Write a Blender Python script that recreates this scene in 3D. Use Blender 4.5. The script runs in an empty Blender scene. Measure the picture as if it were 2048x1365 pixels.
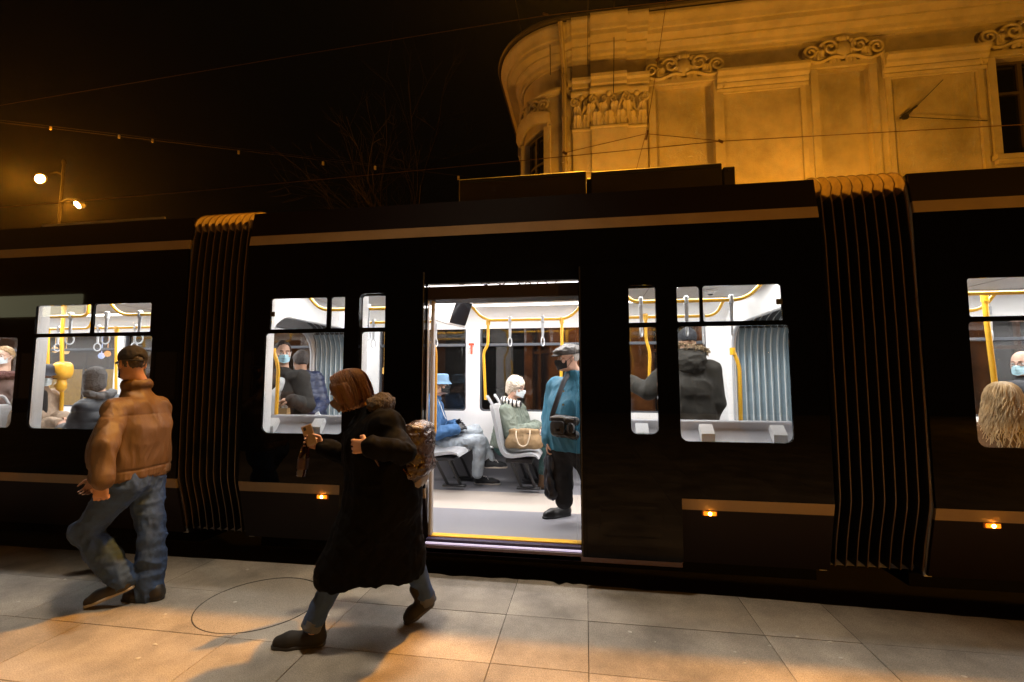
import bpy, math, random
import numpy as np
from mathutils import Vector, Matrix
random.seed(7); RNG = np.random.default_rng(7)
sc = bpy.context.scene
# ------------------------------------------------------------------ camera
F_PX, CX, CY, EYE = 920.0, 1024.0, 682.5, 1.6
YAW, PIT = math.atan(.1582), math.atan(75.5/920)
cd = bpy.data.cameras.new('camera'); cam = bpy.data.objects.new('camera', cd)
sc.collection.objects.link(cam); sc.camera = cam
cd.sensor_width = 36; cd.lens = 36*F_PX/2048; cd.clip_start = .05; cd.clip_end = 600
cam.location = (0, 0, EYE); cam.rotation_euler = (math.pi/2+PIT, 0, YAW)
# ------------------------------------------------------------------ world: night sky
w = bpy.data.worlds.new('World'); sc.world = w; w.use_nodes = True
nt = w.node_tree; bg = nt.nodes['Background']
sky = nt.nodes.new('ShaderNodeTexSky'); sky.sky_type = 'NISHITA'; sky.sun_disc = False
sky.sun_elevation = math.radians(-6); sky.sun_rotation = math.radians(200)
mixs = nt.nodes.new('ShaderNodeMixRGB'); mixs.inputs[0].default_value = .9
mixs.inputs[2].default_value = (.0010, .0007, .0004, 1)
nt.links.new(sky.outputs[0], mixs.inputs[1]); nt.links.new(mixs.outputs[0], bg.inputs[0])
bg.inputs[1].default_value = 1.0
sc.view_settings.view_transform = 'Standard'; sc.view_settings.look = 'None'
sc.view_settings.exposure = 0; sc.view_settings.gamma = 1
cy = sc.cycles; cy.use_denoising = True; cy.max_bounces = 10; cy.transparent_max_bounces = 24
cy.sample_clamp_indirect = 6; cy.sample_clamp_direct = 0; cy.caustics_reflective = False; cy.caustics_refractive = False
cy.glossy_bounces = 4; cy.diffuse_bounces = 4; cy.use_adaptive_sampling = True; cy.adaptive_threshold = .02
SODIUM = (1.0, .40, .022)
def lamp_light(name, loc, power, col=SODIUM, radius=.15, parent=None, spot=None, aim=None, blend=.5):
    d = bpy.data.lights.new(name, 'SPOT' if spot else 'POINT'); d.energy = power; d.color = col; d.shadow_soft_size = radius
    if spot: d.spot_size = spot; d.spot_blend = blend
    o = bpy.data.objects.new(name, d); sc.collection.objects.link(o); o.location = loc
    if aim is not None: o.rotation_euler = (Vector(aim)-Vector(loc)).to_track_quat('-Z', 'Y').to_euler()
    if parent is not None:
        o.parent = parent; o.matrix_parent_inverse = Matrix.Translation(-Vector(parent.location))
    return o
# ------------------------------------------------------------------ helpers
CT = np.array([-math.sin(YAW)*math.cos(PIT), math.cos(YAW)*math.cos(PIT), math.sin(PIT)])
CR = np.array([math.cos(YAW), math.sin(YAW), 0]); CU = np.cross(CR, CT)
def at(px, py, y):
    """world point at depth y on the sight line through a measured point of the photograph"""
    d = CT+CR*(px-CX)/F_PX-CU*(py-CY)/F_PX
    return np.array([0, 0, EYE])+d*(y/d[1])
def atz(px, py, z):
    d = CT+CR*(px-CX)/F_PX-CU*(py-CY)/F_PX
    return np.array([0, 0, EYE])+d*((z-EYE)/d[2])
def ax(px, y, py=757): return float(at(px, py, y)[0])
def azz(py, y, px=1170): return float(at(px, py, y)[2])

MATS = {}
def mat(name, col=(.5,.5,.5), rough=.6, metal=0, spec=.5, emis=None, es=0, noise=None, bump=None, coat=0, sheen=0):
    """noise=(scale, amount[, detail]) mottles the colour, bump=(scale, strength[, stretch xyz])"""
    if name in MATS: return MATS[name]
    m = bpy.data.materials.new(name); m.use_nodes = True; MATS[name] = m
    n = m.node_tree.nodes; l = m.node_tree.links; b = n['Principled BSDF']
    b.inputs['Base Color'].default_value = (*col, 1); b.inputs['Roughness'].default_value = rough
    b.inputs['Metallic'].default_value = metal; b.inputs['Specular IOR Level'].default_value = spec
    if coat: b.inputs['Coat Weight'].default_value = coat; b.inputs['Coat Roughness'].default_value = .05
    if sheen: b.inputs['Sheen Weight'].default_value = sheen
    if emis: b.inputs['Emission Color'].default_value = (*emis, 1); b.inputs['Emission Strength'].default_value = es
    tc = n.new('ShaderNodeTexCoord')
    if noise:
        t = n.new('ShaderNodeTexNoise'); t.inputs['Scale'].default_value = noise[0]
        t.inputs['Detail'].default_value = noise[2] if len(noise) > 2 else 5; t.inputs['Roughness'].default_value = .6
        l.new(tc.outputs['Object'], t.inputs['Vector'])
        r = n.new('ShaderNodeMapRange'); r.inputs[1].default_value = .3; r.inputs[2].default_value = .7
        r.inputs[3].default_value = 1-noise[1]; r.inputs[4].default_value = 1+noise[1]
        l.new(t.outputs[0], r.inputs[0])
        v = n.new('ShaderNodeVectorMath'); v.operation = 'SCALE'; v.inputs[0].default_value = col
        l.new(r.outputs[0], v.inputs['Scale']); l.new(v.outputs[0], b.inputs['Base Color'])
        r2 = n.new('ShaderNodeMapRange'); r2.inputs[1].default_value = .3; r2.inputs[2].default_value = .7
        r2.inputs[3].default_value = max(0, rough-.08); r2.inputs[4].default_value = min(1, rough+.08)
        l.new(t.outputs[0], r2.inputs[0]); l.new(r2.outputs[0], b.inputs['Roughness'])
    if bump:
        t = n.new('ShaderNodeTexNoise'); t.inputs['Scale'].default_value = bump[0]; t.inputs['Detail'].default_value = 4
        mp = n.new('ShaderNodeMapping'); mp.inputs['Scale'].default_value = bump[2] if len(bump) > 2 else (1,1,1)
        l.new(tc.outputs['Object'], mp.inputs[0]); l.new(mp.outputs[0], t.inputs['Vector'])
        bp = n.new('ShaderNodeBump'); bp.inputs['Strength'].default_value = bump[1]; bp.inputs['Distance'].default_value = .02
        l.new(t.outputs[0], bp.inputs['Height']); l.new(bp.outputs[0], b.inputs['Normal'])
    return m
def glass(name, tint=(.9,.93,.92), refl=1.0, dirt=0.0):
    """a thin clear pane: it mirrors by angle and lets the rest through"""
    if name in MATS: return MATS[name]
    m = bpy.data.materials.new(name); m.use_nodes = True; MATS[name] = m
    n = m.node_tree.nodes; l = m.node_tree.links; n.remove(n['Principled BSDF'])
    tr = n.new('ShaderNodeBsdfTransparent'); tr.inputs[0].default_value = (*tint, 1)
    gl = n.new('ShaderNodeBsdfGlossy'); gl.inputs['Roughness'].default_value = .01; gl.inputs[0].default_value = (refl, refl, refl, 1)
    fr = n.new('ShaderNodeFresnel'); 
    ge = n.new('ShaderNodeNewGeometry'); io = n.new('ShaderNodeMapRange'); io.inputs[3].default_value = 1.5; io.inputs[4].default_value = 1/1.5
    l.new(ge.outputs['Backfacing'], io.inputs[0]); l.new(io.outputs[0], fr.inputs[0])
    mx = n.new('ShaderNodeMixShader'); l.new(fr.outputs[0], mx.inputs[0]); l.new(tr.outputs[0], mx.inputs[1]); l.new(gl.outputs[0], mx.inputs[2])
    out = mx
    if dirt:
        df = n.new('ShaderNodeBsdfDiffuse'); df.inputs[0].default_value = (.7,.7,.7,1)
        tc = n.new('ShaderNodeTexCoord'); vo = n.new('ShaderNodeTexVoronoi'); vo.inputs['Scale'].default_value = 42
        mp = n.new('ShaderNodeMapping'); mp.inputs['Scale'].default_value = (1, 1, .75)
        l.new(tc.outputs['Object'], mp.inputs[0]); l.new(mp.outputs[0], vo.inputs['Vector'])
        r = n.new('ShaderNodeMapRange'); r.inputs[1].default_value = .06; r.inputs[2].default_value = .14; r.inputs[3].default_value = dirt; r.inputs[4].default_value = .003
        l.new(vo.outputs['Distance'], r.inputs[0])
        m2 = n.new('ShaderNodeMixShader'); l.new(r.outputs[0], m2.inputs[0]); l.new(mx.outputs[0], m2.inputs[1]); l.new(df.outputs[0], m2.inputs[2]); out = m2
    l.new(out.outputs[0], n['Material Output'].inputs[0])
    return m

def tag(o, label=None, cat=None, group=None, kind=None):
    if label: o['label'] = label
    if cat: o['category'] = cat
    if group: o['group'] = group
    if kind: o['kind'] = kind
    return o
def thing(name, loc, label, cat, group=None):
    o = bpy.data.objects.new(name, None); sc.collection.objects.link(o); o.location = [float(v) for v in loc]
    o.empty_display_size = .2
    return tag(o, label, cat, group)
def link(name, V, Fc, m, parent=None, smooth=False, flip=False):
    """one mesh object; vertices come in world space, origin at the parent or at the base"""
    V = np.asarray(V, float)
    if parent is not None and parent.type == 'EMPTY': org = np.array(parent.location)
    elif parent is not None: org = ORG[parent.name]
    else:
        lo, hi = V.min(0), V.max(0); org = np.array([(lo[0]+hi[0])/2, (lo[1]+hi[1])/2, lo[2]])
    me = bpy.data.meshes.new(name); me.from_pydata((V-org).tolist(), [], [list(map(int, f)) for f in Fc])
    if smooth: me.polygons.foreach_set('use_smooth', [True]*len(me.polygons))
    if m is not None: me.materials.append(m)
    me.update()
    o = bpy.data.objects.new(name, me); sc.collection.objects.link(o)
    if parent is None: o.location = org
    else: o.parent = parent
    ORG[o.name] = org
    return o
ORG = {}
class MB:
    def __init__(s): s.V = []; s.F = []; s.n = 0
    def add(s, V, Fc):
        V = np.asarray(V, float); s.V.append(V); s.F += [[i+s.n for i in f] for f in Fc]; s.n += len(V); return s
    def box(s, a, b, bev=0.0, R=None, c=None):
        """box from corner a to b, edges chamfered by bev; R rotates it about c"""
        a = np.minimum(a, b)*1.0; b = np.maximum(a, b)*1.0
        return s._box(a, b, bev, R, c)
    def _box(s, a, b, bev, R, c):
        if bev <= 0:
            V = np.array([[(a, b)[i][0], (a, b)[j][1], (a, b)[k][2]] for i in (0,1) for j in (0,1) for k in (0,1)])
            Fc = [[0,1,3,2],[4,6,7,5],[0,4,5,1],[2,3,7,6],[0,2,6,4],[1,5,7,3]]
        else:
            mid = (a+b)/2; hf = (b-a)/2; bev = min(bev, hf.min()*.95); V = []; idx = {}
            for sx in (-1,1):
                for sy in (-1,1):
                    for sz in (-1,1):
                        sg = np.array([sx,sy,sz])
                        for k in range(3):
                            v = hf-bev; v = v.copy(); v[k] = hf[k]; idx[(sx,sy,sz,k)] = len(V); V.append(mid+sg*v)
            Fc = []
            for k in range(3):
                u, w = [i for i in range(3) if i != k]
                for sk in (-1,1):
                    q = []
                    for su, sw in ((-1,-1),(1,-1),(1,1),(-1,1)):
                        sg = [0,0,0]; sg[k] = sk; sg[u] = su; sg[w] = sw; q.append(idx[(*sg, k)])
                    if (sk == 1) != (k == 1): pass
                    else: q = q[::-1]
                    Fc.append(q)
            for k in range(3):                     # edge chamfers
                u, w = [i for i in range(3) if i != k]
                for su in (-1,1):
                    for sw in (-1,1):
                        sg0 = [0,0,0]; sg0[u] = su; sg0[w] = sw; s0 = list(sg0); s1 = list(sg0); s0[k] = -1; s1[k] = 1
                        Fc.append([idx[(*s0,u)], idx[(*s1,u)], idx[(*s1,w)], idx[(*s0,w)]])
            for sx in (-1,1):
                for sy in (-1,1):
                    for sz in (-1,1): Fc.append([idx[(sx,sy,sz,0)], idx[(sx,sy,sz,1)], idx[(sx,sy,sz,2)]])
            V = np.array(V)
        if R is not None:
            c = (a+b)/2 if c is None else np.asarray(c); V = (V-c)@np.asarray(R).T+c
        return s.add(V, Fc)
    def tube(s, P, r, n=10, caps=True, sq=None):
        P = np.asarray(P, float); m = len(P); rr = np.broadcast_to(np.asarray(r, float), (m,))
        T = np.gradient(P, axis=0); T /= np.linalg.norm(T, axis=1)[:, None]+1e-12
        up = np.array([0,0,1.]) if abs(T[0][2]) < .9 else np.array([1.,0,0])
        u = np.cross(up, T[0]); u /= np.linalg.norm(u); V = []; ang = np.linspace(0, 2*math.pi, n, endpoint=False)
        for i in range(m):
            u = u-T[i]*(u@T[i]); u /= np.linalg.norm(u)+1e-12; v = np.cross(T[i], u)
            V.append(P[i]+rr[i]*(np.cos(ang)[:, None]*u+np.sin(ang)[:, None]*v*(sq or 1)))
        V = np.concatenate(V); Fc = []
        for i in range(m-1):
            for j in range(n): Fc.append([i*n+j, i*n+(j+1) % n, (i+1)*n+(j+1) % n, (i+1)*n+j])
        if caps: Fc += [list(range(n))[::-1], [(m-1)*n+j for j in range(n)]]
        return s.add(V, Fc)
    def grid(s, G, closed=False):
        """G: (m,n,3) grid of points"""
        m, n = G.shape[:2]; Fc = []
        for i in range(m-1):
            for j in range(n if closed else n-1): Fc.append([i*n+j, i*n+(j+1) % n, (i+1)*n+(j+1) % n, (i+1)*n+j])
        return s.add(G.reshape(-1, 3), Fc)
    def lathe(s, prof, c, n=20, axis=2):
        """prof: [(radius, height)] turned about the axis through c"""
        ang = np.linspace(0, 2*math.pi, n, endpoint=False); G = np.zeros((len(prof), n, 3))
        a, b = [i for i in range(3) if i != axis]
        for i, (r, z) in enumerate(prof): G[i,:,a] = r*np.cos(ang); G[i,:,b] = r*np.sin(ang); G[i,:,axis] = z
        return s.grid(G+np.asarray(c), True)
    def prism(s, poly, d0, d1, fn=None):
        """polygon (u,v) carried from depth d0 to d1; fn(u,v,d) -> xyz"""
        n = len(poly); fn = fn or (lambda u, v, d: (u, d, v))
        V = [fn(u, v, d0) for u, v in poly]+[fn(u, v, d1) for u, v in poly]
        return s.add(V, [list(range(n)), list(range(n, 2*n))[::-1]]+[[i, n+i, n+(i+1) % n, (i+1) % n] for i in range(n)])
    def build(s, name, m, parent=None, smooth=False, label=None):
        V = np.concatenate(s.V); o = link(name, V, s.F, m, parent, False)
        if smooth: auto(o, 40 if smooth is True else smooth)
        import bmesh
        bm = bmesh.new(); bm.from_mesh(o.data); bmesh.ops.recalc_face_normals(bm, faces=bm.faces); bm.to_mesh(o.data); bm.free()
        if smooth: auto(o, 40 if smooth is True else smooth)
        if label: o['label'] = label
        return o
def auto(o, deg):
    me = o.data; me.polygons.foreach_set('use_smooth', [True]*len(me.polygons))
    try: me.set_sharp_from_angle(angle=math.radians(deg))
    except Exception: pass
def rrect(x0, x1, z0, z1, r=.03, n=5, corners=(1,1,1,1)):
    """rounded rectangle; corners bl, br, tr, tl scale the radius"""
    P = []
    for (cx, cz, a0, k) in ((x0, z0, math.pi, 0), (x1, z0, 1.5*math.pi, 1), (x1, z1, 0, 2), (x0, z1, .5*math.pi, 3)):
        q = max(r*corners[k], .001); sx = 1 if cx == x0 else -1; sz = 1 if cz == z0 else -1
        for i in range(n+1):
            a = a0+i/n*math.pi/2; P.append((cx+sx*q+q*math.cos(a), cz+sz*q+q*math.sin(a)))
    return P
def plate(name, outer, holes, y0, y1, m, parent=None, fy=None, bevel=0):
    """flat panel in the X-Z plane with holes, from depth y0 to y1"""
    cu = bpy.data.curves.new('c', 'CURVE'); cu.dimensions = '2D'; cu.fill_mode = 'BOTH'
    for poly in [outer]+list(holes):
        sp = cu.splines.new('POLY'); sp.points.add(len(poly)-1); sp.use_cyclic_u = True
        for p, (u, v) in zip(sp.points, poly): p.co = (u, v, 0, 1)
    cu.extrude = abs(y1-y0)/2
    t = bpy.data.objects.new('t', cu); sc.collection.objects.link(t)
    dg = bpy.context.evaluated_depsgraph_get(); me = bpy.data.meshes.new_from_object(t.evaluated_get(dg))
    V = np.array([v.co[:] for v in me.vertices]); Fc = [list(p.vertices) for p in me.polygons]
    bpy.data.objects.remove(t); bpy.data.curves.remove(cu); bpy.data.meshes.remove(me)
    W = np.stack([V[:,0], (y0+y1)/2+V[:,2], V[:,1]], 1)
    if fy: W[:,1] += np.array([fy(z) for z in W[:,2]])
    mb = MB(); mb.add(W, Fc); return mb.build(name, m, parent)
def rotz(a): c, s_ = math.cos(a), math.sin(a); return np.array([[c,-s_,0],[s_,c,0],[0,0,1.]])
def rotx(a): c, s_ = math.cos(a), math.sin(a); return np.array([[1,0,0],[0,c,-s_],[0,s_,c]])
def roty(a): c, s_ = math.cos(a), math.sin(a); return np.array([[c,0,s_],[0,1,0],[-s_,0,c]])
def smooth_path(P, n=8, r=.08):
    """round the corners of a polyline"""
    P = [np.asarray(p, float) for p in P]; out = [P[0]]
    for i in range(1, len(P)-1):
        a, b, c = P[i-1], P[i], P[i+1]; q = min(r, .45*np.linalg.norm(a-b), .45*np.linalg.norm(c-b))
        p0 = b+(a-b)/np.linalg.norm(a-b)*q; p1 = b+(c-b)/np.linalg.norm(c-b)*q
        for k in range(n+1): t = k/n; out.append((1-t)**2*p0+2*t*(1-t)*b+t*t*p1)
    return out+[P[-1]]
def copy_tree(o, parent=None, loc=None):
    c = o.copy(); sc.collection.objects.link(c)
    if parent is not None: c.parent = parent
    if loc is not None: c.location = loc
    for ch in o.children: copy_tree(ch, c)
    return c
# ------------------------------------------------------------------ setting: platform, track bed, far pavement
def stone_mat(name, base, var=.14):
    m = mat(name, base, .7, noise=(2.2, var, 8))
    n = m.node_tree.nodes; l = m.node_tree.links; b = n['Principled BSDF']
    tc = n.new('ShaderNodeTexCoord'); t = n.new('ShaderNodeTexNoise'); t.inputs['Scale'].default_value = 160; t.inputs['Detail'].default_value = 3
    l.new(tc.outputs['Object'], t.inputs['Vector'])
    src = b.inputs['Base Color'].links[0].from_socket
    r = n.new('ShaderNodeMapRange'); r.inputs[1].default_value = .25; r.inputs[2].default_value = .75; r.inputs[3].default_value = .62; r.inputs[4].default_value = 1.38
    l.new(t.outputs[0], r.inputs[0]); v = n.new('ShaderNodeVectorMath'); v.operation = 'SCALE'
    at_ = n.new('ShaderNodeAttribute'); at_.attribute_name = 'tone'; v2 = n.new('ShaderNodeVectorMath'); v2.operation = 'SCALE'
    l.new(src, v.inputs[0]); l.new(r.outputs[0], v.inputs['Scale']); l.new(v.outputs[0], v2.inputs[0]); l.new(at_.outputs['Fac'], v2.inputs['Scale'])
    l.new(v2.outputs[0], b.inputs['Base Color'])
    bp = n.new('ShaderNodeBump'); bp.inputs['Strength'].default_value = .25; bp.inputs['Distance'].default_value = .004
    l.new(t.outputs[0], bp.inputs['Height']); l.new(bp.outputs[0], b.inputs['Normal'])
    return m
def tone_attr(o, per_face):
    a = o.data.attributes.new('tone', 'FLOAT', 'FACE'); a.data.foreach_set('value', per_face)
EDGE = lambda x: 3.80-.035*max(0, x+.3) if x > -2 else 3.80-.02*(-2-x)*.6
def build_platform():
    mb = MB(); tones = []; k = 0; GAP = .0018
    ys = [3.23-.547*i for i in range(0, 34)]
    xs = []; x = -26.24
    while x < 16: xs += [x, x+1.09]; x += 1.64
    for i in range(len(xs)-1):
        x0, x1 = xs[i]+GAP, xs[i+1]-GAP
        for j in range(len(ys)-1):
            y1, y0 = ys[j]-GAP, ys[j+1]+GAP; dz = RNG.uniform(-.0015, .0015); q = .002
            V = [(x0,y0,-.09),(x1,y0,-.09),(x1,y1,-.09),(x0,y1,-.09),(x0,y0,dz-q),(x1,y0,dz-q),(x1,y1,dz-q),(x0,y1,dz-q),
                 (x0+q,y0+q,dz),(x1-q,y0+q,dz),(x1-q,y1-q,dz),(x0+q,y1-q,dz)]
            Fc = [[0,1,5,4],[1,2,6,5],[2,3,7,6],[3,0,4,7],[4,5,9,8],[5,6,10,9],[6,7,11,10],[7,4,8,11],[8,9,10,11]]
            mb.add(V, Fc); tones += [RNG.uniform(.84, 1.12)]*len(Fc)
        # edge stones with a chipped rim
        y0 = ys[0]+GAP; m = 10 if -6 < x0 < 5 else 2; t = RNG.uniform(.85, 1.08)
        xx = np.linspace(x0, x1, m+1)
        yy = [EDGE(v)-(abs(RNG.normal(0, .016 if -1.2 < v < .5 else .004)) if m > 2 else 0) for v in xx]
        V = [(v, y0, 0) for v in xx]+[(v, e, -.002) for v, e in zip(xx, yy)]+[(v, e+.01*RNG.uniform(-1,1), -.35) for v, e in zip(xx, yy)]+[(v, y0, -.09) for v in xx]
        n = m+1; Fc = [[r*n+c, r*n+c+1, (r+1)*n+c+1, (r+1)*n+c] for r in range(2) for c in range(m)]+[[3*n+c, 3*n+c+1, c+1, c] for c in range(m)]
        mb.add(V, Fc); tones += [t]*len(Fc)
    o = mb.build('platform', stone_mat('paving_stone', (.32, .285, .245), .42))
    tone_attr(o, tones); tag(o, kind='structure')
    b = MB(); b.box((-60, -14.0, -.2), (40, 3.55, -.045)); tag(b.build('platform_base', mat('joint_dirt', (.035,.03,.026), .95, noise=(30,.3))), kind='structure')
    # chewing gum and grit trodden on the slabs
    g = MB()
    for px, py, r in ((275,1318,.013),(310,1290,.013),(330,1230,.012),(470,1205,.012),(495,1140,.014),(655,1232,.012),(1260,1265,.012),(1595,1275,.010),(1660,1285,.011),(1682,1318,.011),(1540,1293,.008),(1470,1305,.008),(1930,1355,.012),(1490,1328,.006),(130,1160,.012),(35,1205,.012),(1310,1285,.006)):
        c = atz(px, py, 0); a = np.linspace(0, 2*math.pi, 9, endpoint=False); rr = r*RNG.uniform(.7, 1.3, 9)
        V = [(c[0]+q*math.cos(t)*1.2, c[1]+q*math.sin(t), .003) for q, t in zip(rr, a)]+[(c[0]+q*math.cos(t)*.6, c[1]+q*math.sin(t)*.5, .006) for q, t in zip(rr, a)]
        g.add(V, [[i, (i+1) % 9, 9+(i+1) % 9, 9+i] for i in range(9)]+[list(range(9, 18))])
    tag(g.build('trodden_litter', mat('gum', (.55,.52,.48), .8), smooth=True), 'flattened pale gum spots scattered over the platform slabs', 'litter', kind='stuff')
build_platform()
b = MB(); b.box((-90, 3.5, -.9), (60, 90, -.36)); tag(b.build('track_bed', mat('asphalt', (.05,.048,.045), .85, noise=(14,.25), bump=(180,.5))), kind='structure')
b = MB()
for y in (4.22, 5.66, 7.4, 8.84): b.box((-60, y, -.35), (40, y+.07, -.33))
tag(b.build('track_rails', mat('rail_steel', (.25,.23,.21), .35, 1)), kind='structure')
b = MB(); b.box((-60, 9.55, -.5), (40, 10.45, -.2)); tag(b.build('far_pavement', mat('far_paving', (.2,.18,.16), .8, noise=(5,.2))), kind='structure')
# cover plate set into the paving
mh = thing('manhole_cover', (-2.32, 3.12, 0), 'round thin rimmed access cover set flush in the platform paving', 'manhole cover')
b = MB(); b.lathe([(.404,-.02),(.404,.002),(.411,.0025),(.411,-.02)], (-2.32, 3.12, 0), 64); b.build('rim', mat('rim_iron', (.05,.045,.04), .6, .6), mh, True)
b = MB(); b.lathe([(.0005,.0015),(.40,.0015),(.4025,.0),(.4025,-.02)], (-2.32, 3.12, 0), 64)
o = b.build('lid', stone_mat('lid_stone', (.32,.29,.255)), mh); tone_attr(o, [1.0]*len(o.data.polygons))
# ------------------------------------------------------------------ the tram
TY, FY = 3.75, 6.15            # near and far side
black = mat('black_band', (.002,.002,.0022), .02, spec=.13)
purple = mat('purple_paint', (.0065,.003,.0032), .5, spec=.2)
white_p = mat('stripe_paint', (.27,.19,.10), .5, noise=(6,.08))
liner = mat('liner', (.74,.735,.74), .45, noise=(3,.03))
greyp = mat('grey_plastic', (.40,.41,.43), .45)
seatm = mat('seat_grey', (.37,.38,.40), .42, noise=(40,.06))
dark = mat('dark_metal', (.025,.025,.028), .45)
yellow = mat('yellow_rail', (.78,.42,.025), .33)
rubber = mat('bellows_rubber', (.010,.009,.008), .36, spec=.6)
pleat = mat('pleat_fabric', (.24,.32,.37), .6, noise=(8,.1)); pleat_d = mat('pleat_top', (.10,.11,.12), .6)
pane_m = glass('tram_pane', (.90,.92,.92), 1.0, .16)
pane_far = glass('tram_far_pane', (.80,.80,.79), 1.0, .05)
light_m = mat('tube_diffuser', (.9,.9,.9), .5, emis=(1,.95,.93), es=4.0)
tram = thing('tram', (-1.0, 4.95, -.36), 'long dark articulated tram standing with its door open and its saloon brightly lit', 'tram')
def fy(z): return (.69-z)*.245 if z < .69 else ((z-2.83)*.15 if z > 2.83 else 0)
WZ0, WZ1, WU0, WU1 = 1.12, 2.008, 2.045, 2.325
cars = [
 dict(x=(-12.5, -3.70), near=[((-5.40,-4.04),(WZ0,WZ1)), ((-5.40,-4.745),(WU0,WU1)), ((-4.718,-4.07),(WU0,WU1)), ((-7.05,-5.59),(WZ0,WZ1)), ((-8.7,-7.2),(WZ0,WZ1))],
      far=[(-12.2,-9.75),(-9.55,-8.75),(-8.55,-7.14),(-7.0,-3.86)]),
 dict(x=(-3.06, 1.78), near=[((-2.86,-2.072),(WZ0,WZ1)), ((-2.815,-2.262),(WU0,WU1)), ((-2.226,-2.072),(WU0,WU1)),
                             ((.724,1.53),(WZ0,WZ1)), ((.724,.893),(WU0,WU1)), ((.918,1.49),(WU0,WU1))],
      leafh=[((-1.93,-1.66),(WZ0,WZ1)), ((-1.93,-1.66),(WU0,WU1)), ((.33,.57),(WZ0,WZ1)), ((.33,.57),(WU0,WU1))],
      far=[(-2.83,-1.58),(-1.394,1.50)]),
 dict(x=(2.43, 9.5), near=[((2.722,4.6),(WZ0,WZ1)), ((2.735,3.5),(WU0,WU1)), ((3.53,4.6),(WU0,WU1)), ((4.8,6.3),(WZ0,2.325))],
      far=[(2.8,5.2),(5.4,8.5)])]
DX0, DX1, DZ0, DZ1 = -1.33, -.045, .27, 2.415
def rect(x0, x1, z0, z1): return [(x0,z0),(x1,z0),(x1,z1),(x0,z1)]
def strip(name, x0, x1, z0, z1, m, par, n=4, out=0):
    zs = np.linspace(z0, z1, n+1); mb = MB()
    for i in range(n):
        za, zb = zs[i], zs[i+1]; ya, yb = TY+fy(za)-out, TY+fy(zb)-out
        V = [(x0,ya,za),(x1,ya,za),(x1,yb,zb),(x0,yb,zb),(x0,ya+.025,za),(x1,ya+.025,za),(x1,yb+.025,zb),(x0,yb+.025,zb)]
        mb.add(V, [[0,1,2,3],[5,4,7,6],[0,4,5,1],[3,2,6,7],[0,3,7,4],[1,5,6,2]])
    o = mb.build(name, m, par); return o
def win_poly(x, z):
    lower = z[0] < 1.5
    return rrect(x[0], x[1], z[0], z[1], .028, 4, (2.2,2.2,1,1) if lower and z[1] < 2.2 else (.4,.4,.8,.8))
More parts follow.
